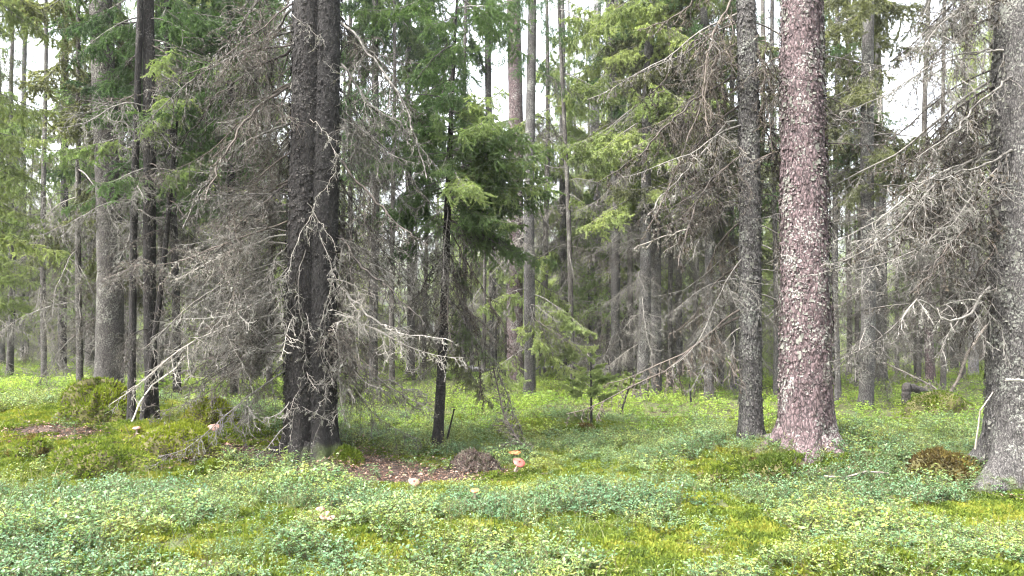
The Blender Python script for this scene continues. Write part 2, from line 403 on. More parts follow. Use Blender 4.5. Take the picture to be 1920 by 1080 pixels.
LIVEF = [live_proto('far_live_limb', L, e, dr, li, .7, sb, FP, 2, .6) for (L, e, dr, li, sb) in
         [(2.0, .1, 1.0, .7, .8), (1.7, .2, .9, .6, .75), (2.2, -.1, .9, .9, .8)]]

def mesh_arrays(me):
    v = np.empty(len(me.vertices) * 3, np.float32); me.vertices.foreach_get('co', v)
    f = np.empty(len(me.loops), np.int32); me.loops.foreach_get('vertex_index', f)
    mi = np.empty(len(me.polygons), np.int32); me.polygons.foreach_get('material_index', mi)
    return v.reshape(-1, 3), f.reshape(-1, 3), mi

# ------------------------------------------------------------------ trunks
def trunk_mesh(name, axis, rad, zs, k, mat, amp=.006, freq=22, seed=0, flare=0.0, lobes=5, squash=1.0):
    """axis(z) -> xy offset, rad(z) radius; uneven, plated, root-flared surface"""
    zs = np.asarray(zs); a = np.arange(k) * 2 * math.pi / k
    A, Z = np.meshgrid(a, zs)
    r = np.array([rad(z) for z in zs])[:, None]
    fl = flare * np.exp(-np.maximum(Z, -.1) / .17)
    rr = r * (1 + .05 * np.sin(A * 2 + seed + Z * .3) + .03 * np.sin(3 * A + seed * 2 + Z * .8))
    rr = rr + fl * (.55 + .45 * np.sin(lobes * A + seed) + .35 * np.sin((lobes - 2) * A + 2 * seed))
    ux, uy = np.cos(A), np.sin(A)
    cx = ux * r; cy = uy * r
    n1 = fbm(cx * freq, cy * freq, Z * freq * .45, s=seed, o=3)
    n2 = vnoise(cx * freq * 1.7, cy * freq * 1.7, Z * freq * .9, s=seed + 50)
    rr = rr + amp * (n1 * 2.4 + (n2 > .52) * .55)
    ax = np.array([axis(z) for z in zs])
    v = np.stack([ax[:, 0:1] + ux * rr, ax[:, 1:2] + uy * rr * squash, Z], -1)
    mb = MB(); mb.add(v, grid_faces(len(zs), k, True)); return mb.mesh(name, [mat])
def flakes_mesh(name, axis, rad, z0, z1, n, size, mats, seed, share=.6):
    """bark plates and lichen flakes standing proud of a trunk"""
    q = np.random.default_rng(seed); mb = MB()
    for m_, cnt in ((0, int(n * share)), (1, n - int(n * share))):
        z = q.uniform(z0, z1, cnt); a = q.uniform(0, 2 * math.pi, cnt)
        keep = vnoise(np.cos(a) * 2.5, np.sin(a) * 2.5, z * 2.2, s=seed + m_) > (.50 if m_ else .25); z, a = z[keep], a[keep]
        c = len(z)
        r = np.array([rad(t_) for t_ in z]) + .002; ax = np.array([axis(t_) for t_ in z])
        nrm = np.stack([np.cos(a), np.sin(a), np.zeros(c)], 1); tan = np.stack([-np.sin(a), np.cos(a), np.zeros(c)], 1); up = np.array([0, 0, 1.])
        p = np.stack([ax[:, 0], ax[:, 1], z], 1) + nrm * r[:, None]
        s1 = size * np.clip(q.lognormal(-.45, .42, (c, 1)), .2, 1.35); s2 = s1 * q.uniform(.6, 1.7, (c, 1)); lift_ = q.uniform(.004, .026, (c, 4, 1)) 
        V = np.stack([p - tan * s1 - up * s2 * q.uniform(.5, 1.1, (c, 1)) + nrm * lift_[:, 0], p + tan * s1 * q.uniform(.5, 1.2, (c, 1)) - up * s2 + nrm * lift_[:, 1],
                      p + tan * s1 + up * s2 * q.uniform(.4, 1.1, (c, 1)) + nrm * lift_[:, 2] * .6, p - tan * s1 * q.uniform(.4, 1.2, (c, 1)) + up * s2 + nrm * lift_[:, 3] * .6,
                      p + nrm * .012], 1)
        i = np.arange(c)[:, None] * 5
        f = np.concatenate([i + np.array([[0, 1, 4]]), i + np.array([[1, 2, 4]]), i + np.array([[2, 3, 4]]), i + np.array([[3, 0, 4]])])
        mb.add(V, f, m_)
    return mb.mesh(name, mats, False)

class Tree:
    pass
def make_tree(name, base, top, wb, wt, hgt, mat, label, cat, group=None, detail=0, flare=.05, lobes=5, amp=.006, seed=1, d=None, freq=22):
    """base/top pixels; wb, wt trunk widths (px) low down and at the top of the frame"""
    T = Tree(); G = ground(*base) if d is None else None
    if d is not None:
        G = at_depth(base[0], base[1], d); G[2] = float(H(G[0], G[1]))
    T.G = G; T.d = G[1]
    Pt = at_depth(top[0], top[1], G[1]); Ht = Pt[2] - G[2]
    sl = (Pt[0] - G[0]) / Ht
    bend = seed * 1.7
    T.axis = lambda z: (sl * z + .03 * math.sin(z * .55 + bend) * min(1, max(z, 0) / 2), .03 * math.sin(z * .4 + bend * 2) * min(1, max(z, 0) / 2))
    rb, rt = wb * .5 * G[1] / F, wt * .5 * G[1] / F
    T.H = max(hgt, Ht * 1.05)
    def rad(z):
        if z <= Ht: return rb + (rt - rb) * max(z, 0) / Ht
        return max(.012, rt * (1 - (z - Ht) / max(T.H - Ht, .1) * .95))
    T.rad = rad
    T.root = empty(name, G, label, cat, group)
    dz, k = [(.09, 20), (.04, 44), (.016, 110)][detail]
    zvis = min(T.H, Ht + .4)
    zs = np.concatenate([np.arange(-.18, zvis, dz), np.arange(zvis, T.H + .01, max(.12, dz * 4))])
    T.trunk = obj('trunk', trunk_mesh(name + '_trunk', T.axis, rad, zs, k, mat, amp, freq, seed, flare, lobes), T.root)
    T.Ht = Ht
    return T
OPEN = [(58, 135, 48, 62), (938, 130, 28, 105), (1692, 160, 40, 85), (1440, 18, 26, 45), (735, 165, 40, 38), (1460, 190, 14, 60), (1012, 50, 16, 40), (1345, 20, 20, 30)]
def in_open(p):
    dx, dy, dz = p[0], p[1], p[2] - CAMZ
    c, s_ = math.cos(PITCH), math.sin(PITCH); fy = dy * c + dz * s_; fz = -dy * s_ + dz * c
    px, py = 960 + F * dx / fy, 540 - F * fz / fy
    return any(((px - a) / rx) ** 2 + ((py - b_) / ry) ** 2 < 1 for a, b_, rx, ry in OPEN)
def attach(T, me, z, az, s=1.0, pitch=0.0, roll=0.0, mat=None, fol=None, folmats=None):
    ax = T.axis(z); r = T.rad(z) * .85
    loc = (ax[0] + math.cos(az) * r, ax[1] + math.sin(az) * r, z)
    for q in (.4, .75, 1.0):
        l_ = 1.8 * s * q
        if in_open((T.G[0] + loc[0] + math.cos(az) * l_, T.G[1] + loc[1] + math.sin(az) * l_, T.G[2] + z - .35 * l_)): return None
    rot = (Matrix.Rotation(az, 4, 'Z') @ Matrix.Rotation(-pitch, 4, 'Y') @ Matrix.Rotation(roll, 4, 'X')).to_euler()
    o = obj('branch', me, T.root, loc, rot, s, mat)
    if fol is not None:
        o.color = DG; obj('foliage', fol, o, mat=folmats or N_DARK)
    return o
def pick(a): return a[int(rng.integers(len(a)))]
def zpix(T, py): return float(at_depth(960, py, T.d)[2] - T.G[2])
def dead_ring(T, y0, y1, n, protos, smin, smax, mats, pitch=0.0, az=None, spread=math.pi):
    """n dead branches between pixel heights y0 (low) and y1 (high)"""
    for q in range(n):
        z = zpix(T, y0) + (zpix(T, y1) - zpix(T, y0)) * (q + rng.random()) / n
        a = (az if az is not None else 0) + rng.uniform(-spread, spread)
        attach(T, pick(protos), max(.25, z), a, rng.uniform(smin, smax), pitch + rng.normal(0, .12), rng.normal(0, .25), pick(mats))
def live_ring(T, y0, y1, n, smin, smax, folmats=None, pitch=0.0, az=None, spread=math.pi, protos=None):
    for q in range(n):
        z = zpix(T, y0) + (zpix(T, y1) - zpix(T, y0)) * (q + rng.random()) / n
        a = (az if az is not None else 0) + rng.uniform(-spread, spread)
        b_, f_ = pick(protos or LIVE)
        attach(T, b_, max(.25, z), a, rng.uniform(smin, smax), pitch + rng.normal(0, .12), rng.normal(0, .2), None, f_, folmats)
def pix_limb(T, pts, dy0, dy1, r, mat, dens=.8, sub=.45, lich=1.2, hang=.6, lm='lichen', depth=3, r0=.0056):
    """a limb of tree T that follows a line seen in the photograph; dy = how far its base and tip stand before/behind the trunk"""
    n = len(pts); K = np.array([at_depth(px, py, T.d + dy0 + (dy1 - dy0) * q / (n - 1)) for q, (px, py) in enumerate(pts)])
    u_ = np.linspace(0, n - 1, 6 * (n - 1) + 1); i = np.minimum(u_.astype(int), n - 2); f = (u_ - i)[:, None]
    Kp = np.concatenate([[2 * K[0] - K[1]], K, [2 * K[-1] - K[-2]]])
    p0, p1, p2, p3 = Kp[i], Kp[i+1], Kp[i+2], Kp[i+3]
    P = .5 * ((2*p1) + (-p0 + p2) * f + (2*p0 - 5*p1 + 4*p2 - p3) * f**2 + (-p0 + 3*p1 - 3*p2 + p3) * f**3)
    P = P + rng.normal(0, .014, P.shape)
    mb = MB(); mb.tube(P - T.G, np.linspace(r, r * .35, len(P)), 6, 0)
    twigs(mb, P - T.G, dens, sub, r0, lich, depth, .08, hang)
    return obj('branch', mb.mesh('limb', [M['twig'], M[lm]]), T.root, mat=mat)
def crown_mesh(name, z0, z1, R0, n, protos, mats):
    """upper crown of a spruce: whorls of needle-bearing limbs, narrowing to the tip"""
    mb, fo = MB(), MB()
    for q in range(n):
        t_ = (q + rng.random()) / n; z = z0 + (z1 - z0) * t_; s = R0 / 2.0 * (1 - t_ * .9) * rng.uniform(.7, 1.1)
        bm, fm = pick(protos); az = rng.uniform(0, 2 * math.pi)
        m3 = np.array((Matrix.Rotation(az, 3, 'Z') @ Matrix.Rotation(-(t_ * .5 - .15), 3, 'Y')))
        v, f, mi = mesh_arrays(fm); k = rng.random(len(f)) < .24; f = f[k]; uq, inv = np.unique(f, return_inverse=True); fo.add(v[uq] @ m3.T * s + [0, 0, z], inv.reshape(-1, 3), 0)
    return fo.mesh(name, mats)
CROWN = [crown_mesh('spruce_crown', 0, 7.5, 1.7, 46, LIVEF, [M['needles']]) for q in range(2)]
def crown(T, z=None, s=1.0):
    z = T.H - 7.0 * s if z is None else z; ax = T.axis(z)
    obj('crown', pick(CROWN), T.root, (ax[0], ax[1], z), (0, 0, rng.uniform(0, 6)), s, mat=N_DARK)

LEFT, RIGHT, FRONT, BACK = math.pi, 0.0, -math.pi / 2, math.pi / 2

# ------------------------------------------------------------------ the thick dark double spruce
A = make_tree('spruce_tree', (564, 852), (572, 0), 58, 52, 17, M['spruce_dark'], 'thick dark double-stemmed spruce hung with pale bare twigs, left of centre', 'tree', 'near spruces', 2, .16, 5, .007, 3)
A2r = 31 * A.d / F
off = 35 * A.d / F
zs = np.concatenate([np.arange(-.18, A.Ht + .4, .016), np.arange(A.Ht + .4, 16, .12)])
obj('trunk', trunk_mesh('second_stem', lambda z: (A.axis(z)[0] + off, A.axis(z)[1] + .05), lambda z: A2r * (1 - .03 * z), zs, 110, M['spruce_black'], .007, 22, 9, .13, 5), A.root)
crown(A)
fl = obj('bark_scale', flakes_mesh('black_scales', lambda z: (A.axis(z)[0] + off, A.axis(z)[1] + .05), lambda z: A2r * (1 - .03 * z), .05, A.Ht + .3, 2800, .016, [M['spruce_black'], M['spruce_dark']], 36, .85), A.root.children[1]); fl['kind'] = 'stuff'
fl = obj('bark_scale', flakes_mesh('dark_scales', A.axis, A.rad, .05, A.Ht + .3, 4200, .018, [M['spruce_dark'], M['spruce']], 34, .9), A.trunk); fl['kind'] = 'stuff'
PALE_LEFT = [[(551, 452), (521, 478), (514, 507), (488, 530), (444, 559), (414, 618), (384, 648)],
             [(548, 560), (500, 590), (440, 610), (370, 640), (300, 690)],
             [(545, 500), (490, 560), (420, 590), (330, 600)], [(547, 640), (500, 655), (450, 650), (395, 690)]]
for p in PALE_LEFT: pix_limb(A, p, -.1, -.7, .007, DT, 1.1, .45, 1.2, .4)
DARK_LEFT = [[(543, 160), (480, 205), (420, 290), (385, 380)], [(545, -60), (480, 10), (415, 95), (370, 160)], [(545, 95), (470, 130), (400, 190), (330, 280)],
             [(541, 232), (470, 262), (400, 330), (340, 430)], [(540, 345), (500, 375), (460, 415), (400, 480)], [(545, 20), (490, 90), (440, 190), (410, 300)]]
for q, p in enumerate(DARK_LEFT): pix_limb(A, p, 0, [-.9, .7, .3, -.5, -.3, .9][q], .017, [DD, DG][q % 2], .9, .6, 1.2, .55)
DARK_RIGHT = [[(635, 300), (690, 360), (740, 415), (800, 460)], [(640, 445), (680, 500), (730, 540), (800, 610)], [(640, 120), (700, 200), (760, 240), (830, 330)],
              [(640, 40), (700, 110), (760, 200), (800, 330)], [(640, 540), (700, 600), (760, 625), (850, 640)], [(637, 640), (680, 690), (740, 720), (800, 740)]]
for q, p in enumerate(DARK_RIGHT): pix_limb(A, p, 0, [-.4, -.6, .5, -.8, -.5, .3][q], .015, [DD, DD, DG, DG, DG, DG][q], .9, .6, 1.2, .5)
PALE_FRONT = [[(583, 220), (615, 255), (630, 320), (595, 370), (575, 435)], [(600, 440), (625, 520), (600, 610), (620, 700), (590, 780)], [(570, 470), (560, 560), (575, 660), (560, 740)],
              [(620, 560), (600, 650), (612, 740), (580, 850)], [(580, 380), (610, 430), (640, 470)], [(548, 30), (590, 60), (610, 80)], [(585, 400), (560, 450), (535, 530), (550, 610)],
              [(630, 620), (640, 700), (625, 790), (560, 760), (545, 830)]]
for q, p in enumerate(PALE_FRONT): pix_limb(A, p, -.22, -.38, .0052, [DT, DG][q % 2], .85, .24, 1.6, .5, r0=.0042)
dead_ring(A, 700, 330, 27, DEAD, .55, .95, [DG, DG, DP, DD, DD], -.15, LEFT - .2, .75)
dead_ring(A, 330, -60, 18, DEAD, .6, 1.0, [DG, DD, DD], -.3, LEFT - .45, .75)
dead_ring(A, 720, 380, 21, DEAD, .5, .9, [DG, DP, DG, DD, DD], -.15, RIGHT + .25, .7)
dead_ring(A, 380, -60, 15, DEAD, .6, 1.0, [DG, DD, DD], -.3, RIGHT + .5, .7)
dead_ring(A, 500, -60, 10, DEAD, .6, .9, [DG, DD], -.2, BACK, .9)
dead_ring(A, 800, 500, 10, SHORT, .4, .8, [DP, DG], -.6, FRONT, 1.0)

# ------------------------------------------------------------------ the reddish pine with lichen plates
B = make_tree('pine_tree', (1510, 832), (1508, 0), 96, 73, 19, M['pine'], 'thick reddish pine with flaking bark and grey lichen, right of centre', 'tree', None, 2, .11, 6, .012, 5, freq=16)
fl = obj('bark_plate', flakes_mesh('pine_flakes', B.axis, B.rad, .02, B.Ht + .5, 11000, .017, [M['pine'], M['lichen']], 4, .66), B.trunk); fl['kind'] = 'stuff'
pix_limb(B, [(1543, 195), (1575, 222), (1645, 232)], 0, -.5, .010, DD, .5, .25, 1)
pix_limb(B, [(1470, 185), (1440, 130), (1436, 70), (1445, 20)], -.1, -.4, .010, DD, .7, .3, 1.2)
pix_limb(B, [(1475, 170), (1452, 130), (1440, 60)], -.3, -.5, .008, DD, .5, .3, 1)
dead_ring(B, 600, 0, 7, SHORT, .4, .8, [DD, DG], -.2)
crown(B)

# ------------------------------------------------------------------ the slim scaly spruce beside the pine
C = make_tree('spruce_tree', (1408, 822), (1396, 0), 40, 33, 17, M['spruce_grey'], 'slim scaly grey spruce standing just left of the thick reddish pine', 'tree', 'near spruces', 1, .05, 5, .007, 7, freq=26)
fl = obj('bark_scale', flakes_mesh('spruce_scales', C.axis, C.rad, .05, C.Ht + .3, 3200, .016, [M['spruce_grey'], M['lichen']], 14, .7), C.trunk); fl['kind'] = 'stuff'
for q, p in enumerate([[(1378, 145), (1310, 182), (1258, 228), (1200, 288), (1120, 345)], [(1378, 85), (1340, 115), (1310, 210), (1255, 345), (1210, 440)],
          [(1390, -70), (1305, 0), (1255, 35), (1205, 52)], [(1375, 225), (1320, 280), (1260, 350), (1215, 400)], [(1380, 40), (1300, 80), (1240, 160), (1190, 200)],
          [(1378, 300), (1330, 345), (1290, 420), (1270, 500)], [(1380, 380), (1310, 420), (1250, 440), (1190, 470)], [(1415, 60), (1432, 130), (1442, 210), (1452, 300)],
          [(1415, 180), (1440, 250), (1470, 330), (1480, 420)], [(1385, -20), (1340, 60), (1320, 160), (1330, 260)]]):
    pix_limb(C, p, 0, [-.8, -.5, .5, -.3, .8, -.9, .4, -.3, .4, -.6, -.5][q], .013, [DD, DD, DD, DG, DD, DD, DP, DD, DD, DD, DG][q], .85, .5, 1.6, .8, ['black_lichen', 'lichen'][q in (3, 6)])
dead_ring(C, 640, 0, 22, HANG + DEAD, .5, .9, [DD, DD, DG], -.25, LEFT - .2, .8)
dead_ring(C, 560, 0, 14, HANG + DEAD[:2], .4, .7, [DD, DG], -.2, RIGHT, .8)
crown(C)

# ------------------------------------------------------------------ the spruce cut off by the right edge
D = make_tree('spruce_tree', (1925, 880), (1926, 0), 138, 108, 18, M['spruce_grey'], 'wide grey spruce trunk cut off by the right edge', 'tree', 'near spruces', 2, .20, 6, .011, 12, freq=20)
fl = obj('bark_scale', flakes_mesh('edge_spruce_scales', D.axis, D.rad, .05, D.Ht + .3, 6000, .018, [M['spruce_grey'], M['lichen']], 24, .7), D.trunk); fl['kind'] = 'stuff'
for q, p in enumerate([[(1900, 140), (1865, 170), (1790, 240), (1720, 295)], [(1900, 285), (1840, 310), (1760, 335), (1655, 350)], [(1900, 95), (1840, 97), (1785, 112), (1740, 150)],
          [(1870, 200), (1800, 260), (1760, 340), (1750, 430)], [(1870, 380), (1810, 430), (1760, 490), (1720, 540)], [(1865, 470), (1820, 540), (1790, 607), (1730, 590)],
          [(1860, 540), (1790, 600), (1720, 560), (1690, 620)], [(1870, 30), (1800, 60), (1730, 130), (1700, 200)], [(1870, -20), (1800, -10), (1740, 40)], [(1868, 330), (1800, 420), (1780, 500), (1800, 580)]]):
    pix_limb(D, p, -.15, [-.6, -.9, .3, .6, -.4, .5, -.7, .8, .2, .4][q], .013, [DG, DG, DG, DD, DD, DD, DG, DG, DG, DD][q], .85, .5, 1.4, .75, ['black_lichen', 'lichen'][q % 3 == 0])
dead_ring(D, 540, -60, 26, HANG + DEAD, .5, .95, [DG, DG, DD], -.25, LEFT - .5, .65)
dead_ring(D, 330, -120, 14, HANG + DEAD, .6, 1.0, [DG, DD, DD], -.25, LEFT - .4, .6)
crown(D)

# ------------------------------------------------------------------ left group
E = make_tree('spruce_tree', (205, 742), (192, 0), 49, 40, 18, M['spruce'], 'straight grey-barked spruce trunk behind the mossy hummock, far left', 'tree', 'near spruces', 1, .07, 5, .008, 15, freq=20)
dead_ring(E, 600, 100, 12, DEAD, .5, .9, [DG, DD], -.1, BACK, 1.8)
live_ring(E, 240, -120, 14, .6, 1.0, (.4, 0, 0, 1), -.1)
crown(E)
F1 = make_tree('spruce_tree', (246, 790), (262, 0), 14, 11, 12, M['spruce_dark'], 'thin dark spruce stem, left one of the cluster on the mossy bank', 'tree', 'thin stems on the mossy bank', 0, .02, 4, .004, 17)
F2 = make_tree('spruce_tree', (286, 787), (272, 0), 22, 20, 14, M['spruce_dark'], 'dark spruce stem, right and thickest one of the cluster on the mossy bank', 'tree', 'thin stems on the mossy bank', 1, .02, 4, .004, 18)
F3 = make_tree('spruce_tree', (270, 790), (322, 300), 11, 8, 4.5, M['spruce_dark'], 'thin leaning spruce stem, middle one of the cluster on the mossy bank', 'tree', 'thin stems on the mossy bank', 0, .02, 4, .004, 19)
live_ring(F2, 330, -80, 13, .5, .8, (.4, 0, 0, 1), -.1, RIGHT, 1.7)
live_ring(F2, 320, 130, 5, .45, .6, (1, .5, 0, 1), 0, FRONT, 1.2)
dead_ring(F2, 620, 60, 18, DEAD, .45, .8, [DG, DG, DD], -.2)
dead_ring(F1, 560, 60, 8, SHORT, .6, 1.0, [DG, DD], -.2)
dead_ring(F3, 600, 320, 8, SHORT, .6, 1.0, [DG, DD], -.2)
live_ring(F1, 180, -60, 4, .5, .8, None, -.1, LEFT, 1.2)
G_ = make_tree('spruce_tree', (117, 695), (124, 0), 15, 11, 13, M['spruce_dark'], 'thin dark spruce with drooping twigs left of the straight grey trunk', 'tree', None, 0, .02, 4, .004, 21)
dead_ring(G_, 640, 150, 24, HANG + DEAD[:2], .5, .9, [DG, DD], -.35)
live_ring(G_, 420, -120, 36, .7, 1.1, N_OLIVE, -.2)
Wt = make_tree('spruce_tree', (332, 750), (318, 0), 15, 12, 13, M['spruce_dark'], 'thin brown spruce stem half hidden by the twig tangle left of the double spruce', 'tree', None, 0, .02, 4, .004, 23)
dead_ring(Wt, 620, 150, 22, DEAD, .6, 1.0, [DG, DG, DD], -.3)
live_ring(Wt, 330, -120, 34, .7, 1.1, None, -.2)
W2 = make_tree('spruce_tree', (440, 742), (430, 0), 15, 12, 13, M['spruce_dark'], 'slender spruce wholly wrapped in bare twigs close behind the double spruce', 'tree', None, 0, .02, 4, .004, 24)
dead_ring(W2, 640, 150, 24, DEAD, .6, 1.0, [DG, DG, DD], -.3)
live_ring(W2, 320, -120, 34, .7, 1.1, None, -.2)
E0 = make_tree('spruce_tree', (-75, 770), (-80, 0), 30, 22, 14, M['spruce'], 'pale green spruce reaching in from the left edge', 'tree', None, 0, .04, 5, .005, 25)
live_ring(E0, 560, -120, 30, .5, .8, N_PALE, -.2, .3, 1.2)

# ------------------------------------------------------------------ the small spruce right of the double spruce
Hs = make_tree('spruce_tree', (820, 842), (846, 300), 19, 11, 6.8, M['spruce_dark'], 'young thin-stemmed spruce with green boughs and a dead drooping skirt', 'tree', None, 1, .02, 4, .004, 27)
live_ring(Hs, 420, 130, 40, .5, .85, (.6, 0, .2, 1), -.1, RIGHT, 1.0)
live_ring(Hs, 420, 120, 14, .45, .75, None, -.15, LEFT, 1.0)
live_ring(Hs, 200, -60, 28, .5, .8, (.3, 0, 0, 1), -.15)
live_ring(Hs, 380, 140, 14, .5, .8, (1, .5, 0, 1), .05, -.7, .8)
live_ring(Hs, 400, 60, 16, .4, .65, (.5, 0, .1, 1), -.1, FRONT, .9)
dead_ring(Hs, 680, 380, 26, DEAD, .4, .7, [DG, DD, DD], -.45)
for q, p in enumerate([[(846, 440), (890, 520), (940, 600), (975, 700)], [(840, 480), (880, 590), (900, 700), (905, 760)], [(838, 520), (900, 620), (950, 740), (985, 830)], [(842, 410), (900, 450), (960, 470)],
                       [(835, 560), (780, 620), (720, 690)], [(846, 460), (800, 520), (760, 600)]]):
    pix_limb(Hs, p, 0, [-.3, -.2, .3, .3, -.3, .3][q], .010, [DD, DD, DG, DD, DG, DD][q], 1.0, .35, 1.8, .8, 'black_lichen', r0=.006)
attach(Hs, LIVE[0][0], zpix(Hs, 560), -.3, .55, -.75, 0, None, LIVE[0][1], (0, 0, .5, 1))
attach(Hs, LIVE[2][0], zpix(Hs, 600), -.15, .6, -.8, 0, None, LIVE[2][1], N_OLIVE)
attach(Hs, LIVE[3][0], zpix(Hs, 470), .5, .5, -.6, 0, None, LIVE[3][1], (0, 0, .5, 1))

# ------------------------------------------------------------------ trees of the middle distance
ANCH = [(0, 'left edge'), (205, 'straight grey trunk'), (585, 'double spruce'), (835, 'young spruce'), (1112, 'silvery dead trunk'), (1217, 'slim spruce pair'), (1402, 'slim scaly spruce'), (1510, 'reddish pine'), (1627, 'slim grey spruce'), (1890, 'wide edge trunk')]
ORD = ['first', 'second', 'third', 'fourth', 'fifth', 'sixth', 'seventh', 'eighth', 'ninth', 'tenth', 'eleventh', 'twelfth', 'thirteenth', 'fourteenth', 'fifteenth', 'sixteenth']
def where_px(px):
    a = [n_ for p_, n_ in ANCH if p_ <= px]; b_ = [n_ for p_, n_ in ANCH if p_ > px]
    return 'beyond left edge' if px < 0 else ('behind wide edge trunk' if not b_ else 'between %s and %s' % (a[-1], b_[0]))
def mid(base, top, wb, wt, mat, label, dead=(640, 120, 14), live=None, hgt=15, mats=(0,), folm=None, seed=1, name='spruce_tree', protos=None, detail=0, s=(.6, 1.0), cr=True, d=None, grp='trunks of the middle distance'):
    T = make_tree(name, base, top, wb, wt, hgt, M[mat], label, 'tree', grp, detail, .04, 5, .006, seed, d=d)
    if dead: dead_ring(T, dead[0], dead[1], int(dead[2] * 1.9), protos or (DEAD + SHORT[:2]), s[0], s[1], [[DG, DG, DT, DD], [DD, DG, DG], [DP, DG]][mats[0]], -.3)
    if live: live_ring(T, live[0], live[1], int(live[2] * 2.2), s[0], s[1] * 1.1, folm, -.25, protos=LIVEF)
    if cr: crown(T)
    return T
OL = N_OLIVE; PA = N_PALE; TI = (1, .5, 0, 1)
mid((993, 744), (996, 0), 22, 15, 'spruce_grey', 'dark-based spruce with pale green low boughs behind the young spruce', (640, 120, 14), (660, 520, 5), 15, folm=PA, seed=31)
mid((967, 722), (964, 0), 30, 26, 'pine', 'pinkish pine trunk rising high in the gap right of the young spruce', (500, 60, 5), None, 20, seed=32, name='pine_tree')
mid((1114, 700), (1119, 0), 23, 14, 'dead_trunk', 'bare silvery dead trunk in the centre of the view', (620, 60, 18), None, 14, seed=33, cr=False, mats=(2,), protos=SHORT + DEAD[:2])
mid((1204, 752), (1220, 0), 22, 17, 'spruce_grey', 'left one of two slim spruces close together right of the small fir sapling', (660, 150, 12), (380, -100, 16), 16, folm=PA, seed=34, detail=1)
mid((1230, 742), (1238, 0), 20, 16, 'spruce_grey', 'right one of two slim spruces close together right of the small fir sapling', (660, 150, 12), (300, -60, 8), 16, folm=OL, seed=35)
mid((1156, 718), (1148, 0), 18, 12, 'spruce_grey', 'dark slim trunk behind the leaning sapling', (640, 200, 14), (260, -120, 10), 15, folm=PA, seed=36)
mid((1330, 750), (1322, 0), 17, 12, 'spruce_grey', 'dark thin spruce hung with olive boughs left of the slim scaly spruce', (650, 250, 16), (330, -60, 20), 15, folm=OL, seed=37, mats=(1,))
mid((1624, 766), (1630, 0), 26, 19, 'spruce_grey', 'slim grey spruce standing alone right of the thick reddish pine', (680, 60, 20), (330, -60, 12), 17, folm=OL, seed=38, detail=1)
mid((1571, 756), (1566, 0), 11, 8, 'spruce_grey', 'very thin spruce stem just right of the thick reddish pine', (650, 200, 9), (300, -60, 12), 12, folm=OL, seed=39, protos=SHORT, s=(.6, .9))
mid((1652, 716), (1646, 0), 21, 15, 'spruce_grey', 'pale grey trunk set back right of the slim grey spruce', (640, 250, 18), (280, 60, 4), 14, seed=40, cr=False)
mid((1455, 746), (1448, 0), 9, 7, 'spruce_grey', 'thin dark stem seen between the scaly spruce and the reddish pine', (650, 200, 10), None, 11, seed=41, protos=SHORT, mats=(1,))
mid((1375, 732), (1372, 0), 11, 8, 'spruce_grey', 'thin grey stem close left of the slim scaly spruce', (650, 250, 14), (450, -100, 18), 13, folm=OL, seed=42)
mid((1745, 722), (1738, 340), 18, 9, 'pine', 'reddish slim trunk behind the bent broken log', (640, 360, 14), None, .1, seed=43, name='pine_tree', cr=False)
mid((1826, 706), (1818, 0), 18, 11, 'dead_trunk', 'pale trunk just left of the wide edge trunk', (640, 100, 24), None, 17, seed=44, cr=False)
mid((1790, 700), (1778, 330), 14, 6, 'spruce_grey', 'thin pale trunk behind the mossy mound with dead roots', (640, 350, 16), None, .1, seed=45, cr=False)
mid((5, 690), (-4, 0), 9, 7, 'spruce_grey', 'very thin stem at the left edge', (640, 300, 8), (560, -120, 26), 13, folm=PA, seed=46)
mid((42, 682), (46, 0), 9, 7, 'spruce_grey', 'thin stem left of the thin dark drooping spruce', (640, 300, 12), (560, 160, 22), 13, folm=PA, seed=47)
mid((925, 712), (915, 0), 15, 11, 'spruce_grey', 'thin grey trunk behind the skirt of the young spruce', (650, 250, 16), (250, 30, 4), 12, folm=PA, seed=48, cr=False)
mid((1060, 706), (1052, 0), 13, 10, 'spruce_grey', 'thin grey trunk left of the bare silvery dead trunk', (650, 250, 16), (480, 60, 20), 12, folm=TI, seed=49, cr=False)
mid((1275, 712), (1272, 0), 13, 9, 'spruce_grey', 'thin dark trunk between the slim pair and the olive-boughed spruce', (650, 250, 18), (300, -60, 12), 14, folm=OL, seed=50)
mid((700, 722), (705, 0), 16, 12, 'spruce_grey', 'dark trunk seen through the twigs close right of the double spruce', (640, 200, 18), (300, -120, 24), 14, seed=51)
mid((770, 712), (765, 0), 15, 11, 'spruce_grey', 'grey trunk seen through the twigs left of the young spruce', (640, 200, 18), (300, -120, 24), 14, seed=52)
mid((480, 716), (470, 0), 16, 12, 'spruce_grey', 'grey trunk far behind the twigs left of the double spruce', (640, 200, 18), (420, -120, 26), 15, folm=PA, seed=53)
mid((380, 712), (385, 0), 14, 10, 'spruce_grey', 'thin dark trunk far behind the right mossy hummock', (640, 200, 18), (420, -120, 26), 15, folm=PA, seed=54)

